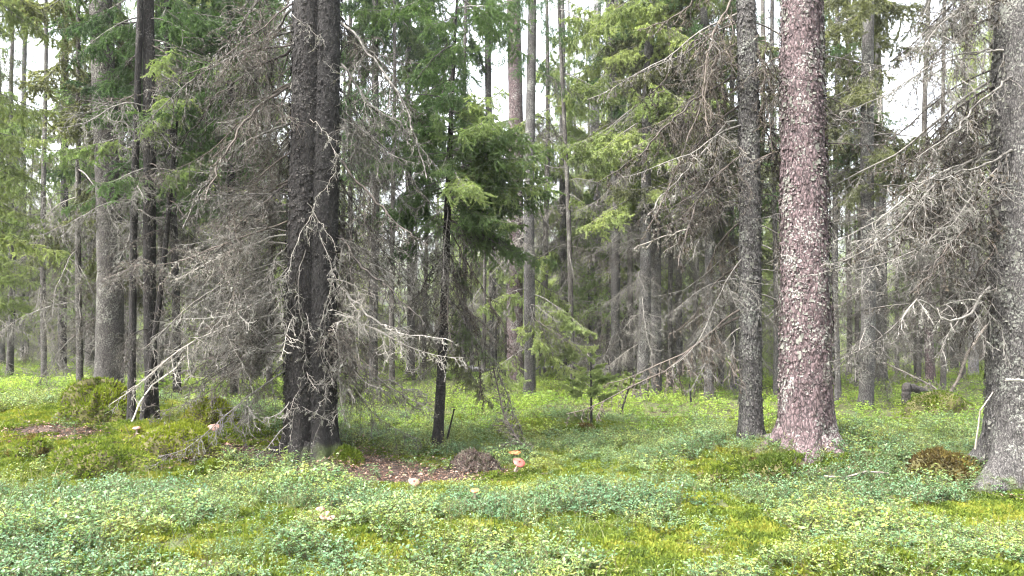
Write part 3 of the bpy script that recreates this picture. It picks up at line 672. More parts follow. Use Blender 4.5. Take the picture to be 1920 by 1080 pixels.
# thin suppressed spruces that veil the gaps between the trunks
VEIL = [(18, 'p', 560), (82, 'p', 520), (150, 'o', 480), (232, 'd', 420), (300, 'd', 380), (362, 'd', 380), (420, 'd', 380), (505, 'd', 400), (662, 'd', 340), (735, 'd', 360), (795, 'd', 380), (868, 'd', 440), (905, 't', 470),
        (1022, 't', 520), (1075, 'p', 480), (1140, 't', 420), (1182, 'o', 400), (1258, 'o', 420), (1300, 'o', 400), (1352, 'o', 420), (1422, 'o', 340), (1482, 'o', 400), (1545, 'o', 420), (1592, 'o', 400), (1606, 'o', 360),
        (1682, 'o', 560), (1722, 'o', 420), (1768, 'o', 300), (1806, 't', 300), (1852, 'o', 360)]
vc = {}
for q, (px, tn, yl) in enumerate(VEIL):
    by = 704 + 38 * ((q * 7) % 5) / 5; wp = where_px(px); vc[wp] = vc.get(wp, 0) + 1
    low = 1650 < px < 1710 or 900 < px < 950
    T = make_tree('spruce_tree', (px, by), (px + rng.normal(0, 12), 270 if low else 0), rng.uniform(8, 12), 3 if low else rng.uniform(5, 8), .1 if low else 13, M['spruce'], 'thin twiggy spruce pole %s, %s from left' % (wp, ORD[vc[wp] - 1]), 'tree', 'thin twiggy spruce poles', 0, .02, 4, .003, 100 + q)
    tone = {'p': [N_PALE, (1, .5, 0, 1)], 'o': [N_OLIVE, (.6, .4, .6, 1)], 'd': [(.2, 0, 0, 1), (.5, 0, .3, 1)], 't': [(1, .4, 0, 1), N_PALE]}[tn]
    ytop = 330 if low else -120
    dead_ring(T, 660, max(yl - 180, 290) if low else yl - 180, 15, DEAD, .55, 1.0, [DG, DG, DT, DD], -.3)
    if px < 1700: live_ring(T, yl, ytop, int((yl - ytop) / (34 if px < 880 else 64)), .65, 1.1, pick(tone), -.3, protos=LIVEF)
    else: dead_ring(T, max(yl, 420), 290 if low else -60, 16, HANG, .5, .9, [DG, DD], -.3)
# ------------------------------------------------------------------ far forest: trees of three forms, copied
def far_tree_meshes(seed, low):
    mb, fo, dw = MB(), MB(), MB(); hgt = 15.0
    trunk = trunk_mesh('far_trunk', lambda z: (.05 * math.sin(z * .4 + seed), .05 * math.cos(z * .3 + seed)), lambda z: max(.015, .15 * (1 - z / hgt * .93)), np.arange(-.3, hgt, .3), 10, M['spruce'], .004, 10, seed, .03)
    for q in range(95):
        t_ = (q + rng.random()) / 95; z = low + (hgt - .2 - low) * t_; s = .98 * (1 - t_) ** .8 * rng.uniform(.6, 1.15) + .08
        _, fm = pick(LIVEF); m3 = np.array((Matrix.Rotation(rng.uniform(0, 6.28), 3, 'Z') @ Matrix.Rotation(-(t_ * .5 - .3), 3, 'Y')))
        v, f, mi = mesh_arrays(fm); k = rng.random(len(f)) < .19; f = f[k]
        uq, inv = np.unique(f, return_inverse=True); fo.add(v[uq] @ m3.T * s + [0, 0, z], inv.reshape(-1, 3), 0)
    for q in range(34):
        z = .6 + (low + 2.5 - .6) * rng.random(); P = limb((0, 0, z), (math.cos(q * 2.4), math.sin(q * 2.4), -.1), rng.uniform(.9, 1.9), 6, .8, .08, .6)
        dw.tube(P, np.linspace(.014, .006, 7), 3, 0); twigs(dw, P, .5, .6, .007, 0, 2, .15, .5)
    return trunk, fo.mesh('far_crown', [M['needles']]), dw.mesh('far_dead_wood', [M['twig']])
FAR = [far_tree_meshes(s_, l_) for s_, l_ in ((61, 4.5), (62, 2.2), (63, 6.0), (64, 1.0))]
GAPS = [(938, 44, .22), (1692, 44, .26), (1440, 28, .34), (60, 50, .26), (735, 46, .28)]      # openings to the sky: pixel column, half width, steepest tree top
FARMATS = [N_PALE, N_PALE, (1, .5, 0, 1), N_OLIVE]
far = []
def far_try(n, d0, d1, s0, s1, forms, sep):
    c = 0
    for q in range(8000):
        if c >= n: return
        dd = math.sqrt(rng.uniform(d0 ** 2, d1 ** 2)); px = rng.uniform(-220, 2140); x = (px - 960) / F * dd
        if any((x - a) ** 2 + (dd - b_) ** 2 < sep ** 2 for a, b_, *_ in far): continue
        s = rng.uniform(s0, s1)
        for (gx, gw, el) in GAPS:
            if abs(px - gx) < gw + .8 * F / dd: s = min(s, (el * dd + 1.3) / 15.0)
        if s < .12: continue
        far.append((x, dd, s, pick(forms))); c += 1
far_try(95, 22, 42, .9, 1.5, [0, 1, 1, 3], 1.9)
far_try(50, 42, 62, .9, 1.4, [0, 1, 3], 2.2)
far_try(60, 23, 50, .16, .42, [3, 3, 1], 1.5)
rec = []
for x, y, s, form in far:
    px = 960 + F * x / y; tone = pick(FARMATS)
    size = 'small young' if s < .46 else ('tall' if y < 42 else 'distant')
    hue = 'olive' if tone == N_OLIVE else ('pale' if tone == N_PALE else 'green')
    rec.append((px, x, y, s, form, tone, '%s %s far spruce' % (size.split()[0], hue), where_px(px)))
rec.sort(); cnt = {}
for r_ in rec:
    key = r_[6:]; q = cnt[key] = cnt.get(key, 0) + 1
    px, x, y, s, form, tone = r_[:6]
    o = empty('spruce_tree', (x, y, float(H(x, y)) - .02), '%s %s, %s from left' % (r_[6], r_[7], ORD[q - 1]), 'tree', 'background spruces')
    o.rotation_euler[2] = rng.uniform(0, 6.28); o.scale = (s * rng.uniform(.9, 1.2),) * 2 + (s,)
    tm, cm, dm = FAR[form]
    obj('trunk', tm, o); obj('crown', cm, o, mat=tone); obj('dead_wood', dm, o, mat=pick([DG, DT, DT]))

# ------------------------------------------------------------------ saplings
SAP = [live_proto('sapling_limb', L_, .35, .55, .5, 1.6, .5, (340, .085, .022), 2, .3) for L_ in (1.6, 1.8, 1.5)]
def sapling(base, top, label, hgt_px, fol, rad_px, bare=.45, n=16):
    T = make_tree('spruce_sapling', base, top, 4.2, 2.5, .1, M['spruce_dark'], label, 'sapling', None, 0, .004, 4, .001, 71)
    for q in range(n):
        t_ = bare + (1 - bare) * (q + .5) / n; z = T.Ht * t_; s = rad_px * T.d / F / 1.7 * (1.12 - (t_ - bare) / (1 - bare) * .8) * rng.uniform(.8, 1.1)
        b_, f_ = pick(SAP); attach(T, b_, z, q * 2.4 + rng.random(), s, .12, 0, None, f_, fol)
    return T
sapling((1109, 797), (1106, 668), 'small pale green spruce sapling on the yellow moss in the centre clearing', 130, (1, 1, 0, 1), 62, .36, 14)
sapling((1158, 792), (1186, 702), 'thin leaning sapling with a wispy top beside the pale green sapling', 90, PA, 42, .66, 12)
sapling((1297, 765), (1292, 722), 'tiny bare sapling left of the dark thin spruce', 40, OL, 16, .4, 6)
sapling((835, 838), (850, 770), 'bare dark seedling stem beside the young spruce stem', 40, OL, 8, .5, 5)

# ------------------------------------------------------------------ ground cover prototypes
protos = bpy.data.collections.new('cover_prototypes')
def proto_coll(name, meshes):
    c = bpy.data.collections.new(name)
    for q, me in enumerate(meshes):
        o = bpy.data.objects.new('%s_%02d' % (name, q), me); c.objects.link(o)
    return c
def leaf_tri(mb, p, d, nrm, L, W, m):
    """folded pointed leaf of four triangles: arrays"""
    sd = np.cross(d, nrm); sd /= np.linalg.norm(sd, axis=1)[:, None] + 1e-9
    mid_ = p + d * L * .5; tip = p + d * L - nrm * L * .12
    l_ = mid_ + sd * W * .5 + nrm * W * .18; r_ = mid_ - sd * W * .5 + nrm * W * .18
    n = len(p); V = np.stack([p, l_, tip, r_, mid_], 1)
    i = np.arange(n)[:, None] * 5
    mb.add(V, np.concatenate([i + np.array([[0, 4, 1]]), i + np.array([[1, 4, 2]]), i + np.array([[0, 3, 4]]), i + np.array([[3, 2, 4]])]), m)
def shrub(name, rad, hgt, nst, nleaf, L, W, mat, q):
    mb = MB(); P_, D_, N_ = [], [], []
    for s in range(nst):
        a = q.uniform(0, 6.28); r = rad * math.sqrt(q.random()) * .6
        p0 = np.array([math.cos(a) * r, math.sin(a) * r, -.02]); d = np.array([math.cos(a) * .5, math.sin(a) * .5, 1.]) + q.normal(0, .25, 3)
        h = hgt * q.uniform(.6, 1.15); Q = limb(p0, d, h, 4, -.1, .15, 0, q)
        mb.tube(Q, np.linspace(.0024, .0014, 5), 3, 1)
        for z in range(3):
            i = int(q.integers(1, 4)); Q2 = limb(Q[i], np.array([q.normal(0, 1), q.normal(0, 1), .7]), h * q.uniform(.3, .55), 3, 0, .15, 0, q)
            mb.tube(Q2, .0014, 3, 1)
            for e in range(nleaf // 4):
                f = q.uniform(.1, 3); j = min(int(f), 2); P_.append(Q2[j] + (Q2[j+1] - Q2[j]) * (f - j)); 
                D_.append(unit(np.array([q.normal(), q.normal(), .35 + q.normal() * .3])))
        for e in range(nleaf // 4):
            f = q.uniform(1.2, 4); j = min(int(f), 3); P_.append(Q[j] + (Q[j+1] - Q[j]) * (f - j)); D_.append(unit(np.array([q.normal(), q.normal(), .35 + q.normal() * .3])))
    P_, D_ = np.array(P_), np.array(D_); N_ = np.cross(np.cross(D_, [0, 0, 1.]), D_) + q.normal(0, .25, D_.shape)
    N_ -= (N_ * D_).sum(1)[:, None] * D_; N_ /= np.linalg.norm(N_, axis=1)[:, None] + 1e-9
    sz = q.uniform(.65, 1.2, (len(P_), 1)); leaf_tri(mb, P_, D_, N_, L * sz, W * sz, 0)
    return mb.mesh(name, [mat, M['stem']])
def mosspatch(name, rad, n, h, mat, q, wd=.006):
    mb = MB(); a = q.uniform(0, 6.28, n); r = rad * np.sqrt(q.random(n)); p = np.stack([np.cos(a) * r, np.sin(a) * r, -.01 - .02 * (r / rad) ** 2], 1)
    d = np.stack([q.normal(0, .7, n), q.normal(0, .7, n), np.ones(n)], 1); d /= np.linalg.norm(d, axis=1)[:, None]
    s = np.cross(d, q.normal(0, 1, (n, 3))); s /= np.linalg.norm(s, axis=1)[:, None]; l_ = h * q.uniform(.5, 1.2, (n, 1))
    mb.tris(p - s * wd, p + s * wd, p + d * l_, 0)
    k = n // 2; mb.tris(p[:k] + d[:k] * l_[:k] * .4, p[:k] + d[:k] * l_[:k] * .75 + s[:k] * wd * 2.5, p[:k] + d[:k] * l_[:k] * .95 + s[:k] * wd * .6, 0)
    return mb.mesh(name, [mat])
def grasstuft(name, n, h, q):
    mb = MB()
    for e in range(n):
        P = limb((q.normal(0, .04), q.normal(0, .04), -.02), (q.normal(0, .45), q.normal(0, .45), 1), h * q.uniform(.5, 1.2), 4, .55, .06, 0, q)
        s = unit(np.array([q.normal(), q.normal(), 0])) * .0022
        wd = np.array([1, .9, .7, .45, .05])[:, None]
        V = np.concatenate([P - s * wd, P + s * wd]); i = np.arange(4)
        mb.add(V, np.concatenate([np.stack([i, i + 1, i + 6], 1), np.stack([i, i + 6, i + 5], 1)]))
    return mb.mesh(name, [M['grass']])
def litterpatch(name, n, q, L=.045):
    mb = MB(); p = np.stack([q.normal(0, .14, n), q.normal(0, .14, n), q.uniform(.0, .03, n)], 1)
    d = np.stack([q.normal(0, 1, n), q.normal(0, 1, n), q.normal(0, .25, n)], 1); d /= np.linalg.norm(d, axis=1)[:, None]
    nr = np.stack([q.normal(0, .4, n), q.normal(0, .4, n), np.ones(n)], 1); nr -= (nr * d).sum(1)[:, None] * d; nr /= np.linalg.norm(nr, axis=1)[:, None]
    sz = q.uniform(.3, 1.1, (n, 1)); leaf_tri(mb, p, d, nr, L * sz, L * .55 * sz, 0)
    for e in range(10):
        a = q.normal(0, .15, 3); a[2] = .01; P = limb(a, (q.normal(), q.normal(), .05), q.uniform(.08, .25), 3, 0, .2, 0, q); mb.tube(P, .0025, 3, 1)
    return mb.mesh(name, [M['litter'], M['dead_dark']])
q5 = np.random.default_rng(5)
C_bil = proto_coll('bilberry', [shrub('bilberry', .17, .20, 9, 16, .029, .017, M['bilberry'], q5) for i in range(5)])
C_ling = proto_coll('lingonberry', [shrub('lingonberry', .15, .17, 9, 18, .024, .013, M['bilberry_blue'], q5) for i in range(3)])
C_far = proto_coll('far_bilberry', [shrub('far_bilberry', .30, .26, 10, 14, .045, .028, M['undergrowth'], q5) for i in range(3)])
C_moss = proto_coll('mosses', [mosspatch('moss', .14, 420, .045, M['moss'], q5) for i in range(3)])
C_mg = proto_coll('green_mosses', [mosspatch('moss', .12, 420, .035, M['moss_green'], q5) for i in range(2)])
C_mb = proto_coll('bronze_mosses', [mosspatch('moss', .12, 360, .035, M['moss_brown'], q5) for i in range(2)])
C_gr = proto_coll('grasses', [grasstuft('grass', 16, .24, q5) for i in range(3)])
C_li = proto_coll('litters', [litterpatch('litter', 46, q5) for i in range(3)])

def scatter(name, coll, pts, scl, rot, label, cat):
    me = bpy.data.meshes.new(name); n = len(pts)
    me.vertices.add(n); me.vertices.foreach_set('co', np.asarray(pts, np.float32).ravel())
    a = me.attributes.new('rot', 'FLOAT_VECTOR', 'POINT'); a.data.foreach_set('vector', np.asarray(rot, np.float32).ravel())
    a = me.attributes.new('scl', 'FLOAT', 'POINT'); a.data.foreach_set('value', np.asarray(scl, np.float32))
    a = me.attributes.new('idx', 'INT', 'POINT'); a.data.foreach_set('value', rng.integers(0, 1000, n).astype(np.int32))
    o = obj(name, me); o['kind'] = 'stuff'; o['label'] = label; o['category'] = cat
    ng = bpy.data.node_groups.new(name, 'GeometryNodeTree')
    ng.interface.new_socket('Geometry', in_out='INPUT', socket_type='NodeSocketGeometry'); ng.interface.new_socket('Geometry', in_out='OUTPUT', socket_type='NodeSocketGeometry')
    N = ng.nodes; Lk = ng.links
    gi, go = N.new('NodeGroupInput'), N.new('NodeGroupOutput')
    ci = N.new('GeometryNodeCollectionInfo'); ci.inputs['Collection'].default_value = coll; ci.inputs['Separate Children'].default_value = True; ci.inputs['Reset Children'].default_value = True
    ip = N.new('GeometryNodeInstanceOnPoints'); ip.inputs['Pick Instance'].default_value = True
    def na(nm, ty):
        x = N.new('GeometryNodeInputNamedAttribute'); x.data_type = ty; x.inputs[0].default_value = nm
        return x.outputs[0]
    er = N.new('FunctionNodeEulerToRotation'); Lk.new(na('rot', 'FLOAT_VECTOR'), er.inputs[0])
    Lk.new(gi.outputs[0], ip.inputs['Points']); Lk.new(ci.outputs[0], ip.inputs['Instance']); Lk.new(na('idx', 'INT'), ip.inputs['Instance Index'])
    Lk.new(er.outputs[0], ip.inputs['Rotation']); Lk.new(na('scl', 'FLOAT'), ip.inputs['Scale']); Lk.new(ip.outputs[0], go.inputs[0])
    md = o.modifiers.new('cover', 'NODES'); md.node_group = ng
    return o
def points(n, d0, d1, margin=1.12):
    d = np.sqrt(rng.uniform(d0 ** 2, d1 ** 2, n)); x = rng.uniform(-1, 1, n) * (.686 * margin * d + .6)
    return x, d
def ell(x, y, L):
    m = np.full(len(x), -9.)
    for (a, b_, p, q) in L: m = np.maximum(m, 1 - np.hypot((x - a) / p, (y - b_) / q))
    return m
TRUNKS = [(T.G[0], T.G[1], max(.25, T.rad(.3) * 1.15)) for T in (A, B, C, D, E)] + [(A.G[0] + off, A.G[1], .24)]
def clear_of_trunks(x, y):
    k = np.ones(len(x), bool)
    for a, b_, r in TRUNKS: k &= np.hypot(x - a, y - b_) > r
    return k
BANK = [(-4.7, 8.6, 2.5, 1.3)]                  # the mossy bank on the left
MOSSY = BANK + [(2.6, 7.3, 1.0, .5), (.95, 11.0, .8, .6), (2.6, 4.2, .9, .5), (-5.5, 10.9, .8, .8), (-4.3, 10.4, .6, .6)]
def rots(n): return np.stack([rng.normal(0, .12, n), rng.normal(0, .12, n), rng.uniform(0, 6.28, n)], 1)

# bilberry, near
x, y = points(9000, 3.2, 12.5)
dens = fbm(x * 1.15, y * 1.15, s=21) * 4.2 + .52 - 1.6 * np.clip(ell(x, y, LITTER) + .15, 0, .6) - 1.5 * np.clip(ell(x, y, MOSSY) + .12, 0, .6)
k = (rng.random(len(x)) < np.clip(dens, 0.02, 1)) & clear_of_trunks(x, y); x, y = x[k], y[k]
scatter('bilberry_cover', C_bil, np.stack([x, y, H(x, y)], 1), rng.uniform(.6, 1.15, len(x)) * (.5 + 1.7 * np.clip(fbm(x * 1.1, y * 1.1, s=22) + .28, 0, 1)), rots(len(x)), 'low pale green bilberry carpet over the forest floor', 'bilberry')
x, y = points(14000, 10.5, 55)
k = rng.random(len(x)) < np.clip(fbm(x * .5, y * .5, s=24) * 1.6 + .8, .05, 1); x, y = x[k], y[k]
scatter('distant_bilberry_cover', C_far, np.stack([x, y, H(x, y)], 1), rng.uniform(.7, 1.2, len(x)), rots(len(x)), 'bright green undergrowth of the far clearing', 'undergrowth')
# bluish lingonberry: patches by the pine, and along the front
LP = [(3.0, 6.9, .9, .6), (3.9, 7.5, .9, .6), (.6, 6.4, 1.2, .55), (-3.6, 6.6, 1.6, .5), (-1.6, 6.5, 1.0, .4), (-3.0, 4.6, 1.0, .5)]
x, y = points(5000, 3.2, 8.5); m = ell(x, y, LP)
k = (rng.random(len(x)) < np.clip(m * 1.6 + .10 + fbm(x * 1.2, y * 1.2, s=27) * 1.6, 0, 1)) & clear_of_trunks(x, y) & (ell(x, y, LITTER) < -.05) & (ell(x, y, BANK) < 0); x, y = x[k], y[k]
scatter('lingonberry_cover', C_ling, np.stack([x, y, H(x, y)], 1), rng.uniform(.7, 1.25, len(x)), rots(len(x)), 'bluish green lingonberry patches in front of the pine and across the foreground', 'lingonberry')
# mosses
x, y = points(19000, 3.2, 13); m = ell(x, y, MOSSY)
k = (rng.random(len(x)) < np.clip(m * 3 + .66 + fbm(x * .8, y * .8, s=31) * 2.2, .72, 1)) & (ell(x, y, LITTER) < .3); x, y = x[k], y[k]
scatter('feather_moss_cover', C_moss, np.stack([x, y, H(x, y)], 1), rng.uniform(.6, 1.25, len(x)), rots(len(x)), 'yellow green feather moss between the shrubs and on the left bank', 'moss')
GM = [(-3.9, 8.7, .8, .5), (-2.2, 8.45, .35, .2), (-5.3, 8.2, .9, .4), (-3.2, 7.9, .5, .25), (-6, 10.9, .6, .4)]
x, y = points(6000, 5, 12); k = rng.random(len(x)) < np.clip(ell(x, y, GM) * 4, 0, 1); x, y = x[k], y[k]
scatter('green_moss_cover', C_mg, np.stack([x, y, H(x, y)], 1), rng.uniform(.7, 1.1, len(x)), rots(len(x)), 'dark green moss cushions on the left bank', 'moss')
# grass and litter
x, y = points(4200, 3.2, 12); k = (rng.random(len(x)) < np.clip(fbm(x * .8, y * .8, s=35) * 2 + .35, 0, 1)) & clear_of_trunks(x, y) & (ell(x, y, LITTER) < 0); x, y = x[k], y[k]
scatter('grass_cover', C_gr, np.stack([x, y, H(x, y)], 1), rng.uniform(.6, 1.3, len(x)), rots(len(x)), 'thin grass blades scattered through the foreground shrubs', 'grass')
x, y = points(9000, 3.2, 12); k = rng.random(len(x)) < np.clip(ell(x, y, LITTER) * 4 + .3 + fbm(x, y, s=37) * 1.4, 0, 1) * .55; x, y = x[k], y[k]
scatter('leaf_litter', C_li, np.stack([x, y, H(x, y)], 1), rng.uniform(.6, 1.1, len(x)), rots(len(x)), 'brown leaf and needle litter on bare ground at the double spruce', 'litter')

# ------------------------------------------------------------------ moss hummocks and other single things on the ground
HUM = []
def hummock(name, base, wpx, hpx, mat_base, moss, label, cat, depth=.8, seed=1, n=2600, extra=None, flat=.0, shrubs=None):
    Gp = ground(*base); r = wpx * .5 * Gp[1] / F; h = hpx * Gp[1] / F
    Gp[1] += r * depth * .5; Gp[2] = float(H(Gp[0], Gp[1])) - .03
    root = empty(name, Gp, label, cat)
    k, nr = 48, 16; a = np.arange(k) * 2 * math.pi / k; ph = np.linspace(0, 1, nr)
    A_, Pp = np.meshgrid(a, ph); rr = r * (1 - Pp ** 2.2 * .0) * np.cos(Pp * math.pi / 2) ** (.75 - flat)
    z = h * np.sin(Pp * math.pi / 2); ux, uy = np.cos(A_), np.sin(A_) * depth
    nse = fbm(ux * 2 + seed, uy * 2, z * 3, s=seed, o=3); fct = 1 + nse * 1.3
    Vv = np.stack([ux * rr * fct, uy * rr * fct, z * (1 + nse * 1.1) - .05 * (1 - Pp)], -1)
    mb = MB(); mb.add(Vv, grid_faces(nr, k, True)); obj('mound', mb.mesh(name, [mat_base]), root)
    mb = MB(); q = np.random.default_rng(seed); fl_ = Vv.reshape(-1, 3)
    i = q.integers(0, nr - 1, n); j = q.integers(0, k, n); f1, f2 = q.random((n, 1)), q.random((n, 1))
    p = (Vv[i, j] * (1 - f1) + Vv[i + 1, j] * f1) * (1 - f2) + (Vv[i, (j + 1) % k] * (1 - f1) + Vv[i + 1, (j + 1) % k] * f1) * f2
    d = p / np.array([r, r * depth, h]) ; d = d / np.linalg.norm(d, axis=1)[:, None] + q.normal(0, .5, (n, 3)); d[:, 2] += .3; d /= np.linalg.norm(d, axis=1)[:, None]
    s = np.cross(d, q.normal(0, 1, (n, 3))); s /= np.linalg.norm(s, axis=1)[:, None]; l_ = q.uniform(.02, .05, (n, 1)); wd = .012
    mi = (vnoise(p[:, 0] * 5, p[:, 1] * 5, p[:, 2] * 6, s=seed) > .62).astype(int)
    for m_ in (0, 1):
        t_ = mi == m_; mb.tris((p - s * wd)[t_], (p + s * wd)[t_], (p + d * l_)[t_], m_)
    HUM.append((Gp, Vv))
    o = obj('moss', mb.mesh(name + '_moss', [M[moss[0]], M[moss[1]]]), root); o['kind'] = 'stuff'
    return root, Gp
hummock('moss_hummock', (168, 792), 125, 66, M['peat'], ('moss_green', 'moss'), 'large dark mossy hummock in front of the straight grey trunk, far left', 'moss mound', .8, 3, 5200)
hummock('moss_hummock', (388, 800), 104, 48, M['peat'], ('moss_green', 'moss'), 'pointed mossy hummock between the stem cluster and the double spruce', 'moss mound', .8, 7, 4200)
hummock('moss_cushion', (648, 872), 66, 30, M['peat'], ('moss_green', 'moss_green'), 'dark green moss cushion at the foot of the double spruce', 'moss mound', .7, 9, 1800)
hummock('moss_cushion', (395, 893), 62, 26, M['peat'], ('moss_green', 'moss_green'), 'dark moss cushion on the front of the left bank', 'moss mound', .7, 11, 1600)
hummock('moss_hummock', (1772, 780), 118, 44, M['peat'], ('moss_green', 'moss'), 'mossy mound under dead roots left of the wide edge trunk', 'moss mound', .8, 13, 4200)
hummock('peat_hummock', (1785, 906), 150, 48, M['peat'], ('moss_brown', 'moss_brown'), 'rusty brown mossy mound at the foot of the wide edge trunk', 'mound', .8, 15, 4200)
hummock('moss_hummock', (1690, 1088), 420, 44, M['peat'], ('moss', 'moss_green'), 'broad yellow-green moss mound at the bottom right corner', 'moss mound', .8, 17, 9000)
hummock('moss_hummock', (1100, 822), 90, 22, M['peat'], ('moss', 'moss_brown'), 'low golden moss mound under the pale green sapling', 'moss mound', .9, 19, 2400)
hummock('moss_cushion', (330, 850), 150, 42, M['peat'], ('moss_green', 'moss_green'), 'deep green moss cushion on the bank left of the pink mushroom', 'moss mound', .8, 31, 4200)
hummock('moss_cushion', (175, 886), 210, 42, M['peat'], ('moss', 'moss_green'), 'wide lime moss cushion on the front slope of the left bank', 'moss mound', .7, 33, 6000)
hummock('moss_cushion', (52, 856), 80, 30, M['peat'], ('moss', 'moss_brown'), 'small lime moss cushion near the left edge', 'moss mound', .8, 35, 2000)
hummock('moss_cushion', (1462, 902), 130, 38, M['peat'], ('moss', 'moss_brown'), 'golden moss cushion on the slope below the reddish pine', 'moss mound', .8, 37, 3600)
hummock('moss_cushion', (1352, 905), 90, 28, M['peat'], ('moss', 'moss_green'), 'lime moss cushion left of the slope below the reddish pine', 'moss mound', .8, 39, 2400)
def roots(T, n, L, r, mat, a0=0.0, dx=0.0):
    for q in range(n):
        a = a0 + q * 2 * math.pi / n + rng.normal(0, .2); mb = MB(); l_ = L * rng.uniform(.7, 1.2); k = 8
        P = []
        for e in range(k):
            t_ = e / (k - 1); rr = T.rad(0) * .75 + l_ * t_; aa = a + .25 * math.sin(3 * t_ + q)
            x_, y_ = T.G[0] + dx + math.cos(aa) * rr, T.G[1] + math.sin(aa) * rr
            P.append((x_ - T.G[0], y_ - T.G[1], float(H(x_, y_)) - T.G[2] + r * 1.1 * (1 - t_) - .02 - .03 * t_ + .10 * max(0, 1 - t_ * 4)))
        mb.tube(P, r * np.linspace(1.2, .25, k), 8, 0); obj('root', mb.mesh('root', [mat]), T.root)
roots(A, 6, .6, .06, M['spruce_dark'], .3, off * .5); roots(B, 7, .5, .07, M['pine'], .1); roots(C, 5, .25, .03, M['root_bark'], .5); roots(D, 7, .4, .055, M['root_bark'], .2); roots(E, 5, .35, .045, M['root_bark'], .2)
st, sg = hummock('rotten_stump', (893, 888), 88, 36, M['rot'], ('black_lichen', 'black_lichen'), 'dark rotten stump heap of needles and roots by the orange mushrooms', 'stump', .8, 21, 700)
mb = MB()
for e in range(18):
    a = rng.uniform(0, 6.28); r_ = rng.uniform(.02, .2); P = limb((math.cos(a) * r_, math.sin(a) * r_ * .8, .17 - r_ * .5), (rng.normal(), rng.normal(), rng.normal(0, .35)), rng.uniform(.1, .35), 5, .4, .35); mb.tube(P, np.linspace(.006, .002, 6), 4, 0)
ro = obj('root', mb.mesh('stump_roots', [M['dead_dark']]), st); ro['kind'] = 'stuff'

def mushroom(base, wpx, cap, label, tilt=(0, 0), stem=.8, dz=0, flat=.45):
    Gp = ground(*base); r = wpx * .5 * Gp[1] / F; Gp[2] = float(H(Gp[0], Gp[1])) + dz
    root = empty('mushroom', Gp, label, 'mushroom', 'mushrooms on the forest floor')
    prof = [(.0, .5), (.35, .47), (.65, .36), (.9, .16), (1.0, .0), (.93, -.06), (.5, .02), (.15, .05)]
    k = 20; a = np.arange(k) * 2 * math.pi / k; hs_ = r * stem * 2
    V = np.array([[(p_ * r * math.cos(t_) * (1 + .06 * math.sin(3 * t_)), p_ * r * math.sin(t_), hs_ + z_ * r * flat * 2 + .05 * r * math.sin(2 * t_)) for t_ in a] for p_, z_ in prof])
    mb = MB(); mb.add(V, grid_faces(len(prof), k, True)); c_ = obj('cap', mb.mesh('cap', [M[cap]]), root)
    mb = MB(); mb.tube([(0, 0, -.03), (0.002, 0, hs_ * .5), (0, 0, hs_ + r * .25)], [r * .26, r * .2, r * .22], 10); obj('stem', mb.mesh('stem', [M['mush_stem']]), root)
    root.rotation_euler = (tilt[0], tilt[1], 0)
mushroom((968, 892), 24, 'cap_red', 'tilted red mushroom cap below the orange one in the centre', (.55, .35), .7, .07, .28)
mushroom((965, 868), 24, 'cap_orange', 'flat orange mushroom just above the red one in the centre', (.1, 0), .45, .05, .25)
mushroom((401, 818), 26, 'cap_pink', 'pinkish mushroom at the right end of the mossy bank', (.25, .15), .45, .03)
mushroom((256, 815), 15, 'cap_pink', 'small pinkish mushroom on the mossy bank below the thin stems', (.15, 0), .45, .03)
mushroom((774, 920), 22, 'cap_pink', 'flat pinkish cap lying in the litter in front of the young spruce', (.45, .3), .35, .05, .25)
mushroom((890, 955), 18, 'cap_orange', 'orange mushroom among the shrubs below the rotten stump', (.2, 0), .7, .10, .3)
for q, (px, py) in enumerate([(600, 975), (612, 984), (622, 992), (606, 990)]):
    mushroom((px, py), 17, 'cap_pink', ['uppermost', 'middle', 'lowest', 'left lower'][q] + ' pale pink cap of the mushroom cluster in the foreground shrubs', (.3, rng.normal(0, .2)), .5, .05, .3)

# fallen leaves one can pick out
def fallen_leaf(px, py, wpx, mat, label, grp):
    Gp = ground(px, py); L = wpx * Gp[1] / F; mb = MB()
    p = np.zeros((1, 3)); d = np.array([[1., 0, .1]]); nr = np.array([[-.1, 0, 1.]])
    leaf_tri(mb, p, d, nr, L, L * .7, 0)
    o = obj('fallen_leaf', mb.mesh('leaf', [M[mat]]), None, (Gp[0], Gp[1], float(H(Gp[0], Gp[1])) + .035), (rng.normal(-.3, .2), rng.normal(0, .2), rng.uniform(0, 6.28)))
    tag(o, label, 'leaf', grp)
for (px, py, wd) in [(723, 859, 12), (750, 863, 13), (733, 882, 9), (757, 897, 11), (690, 850, 9), (805, 850, 10)]:
    fallen_leaf(px, py, wd, 'leaf_yellow', 'yellow fallen leaf on the brown litter right of the double spruce', 'yellow fallen leaves')
for (px, py, wd) in [(686, 896, 12), (735, 890, 13), (742, 905, 12), (715, 853, 11), (825, 868, 14), (700, 905, 10), (660, 880, 10), (525, 852, 10), (960, 905, 9)]:
    fallen_leaf(px, py, wd, 'leaf_pink', 'pinkish brown fallen leaf on the litter by the double spruce', 'pinkish fallen leaves')
for (px, py, wd) in [(355, 852, 11), (385, 842, 12), (430, 838, 10), (410, 850, 10), (445, 850, 9)]:
    fallen_leaf(px, py, wd, 'leaf_pink', 'pinkish fallen leaf on the right end of the mossy bank', 'fallen leaves on the bank')

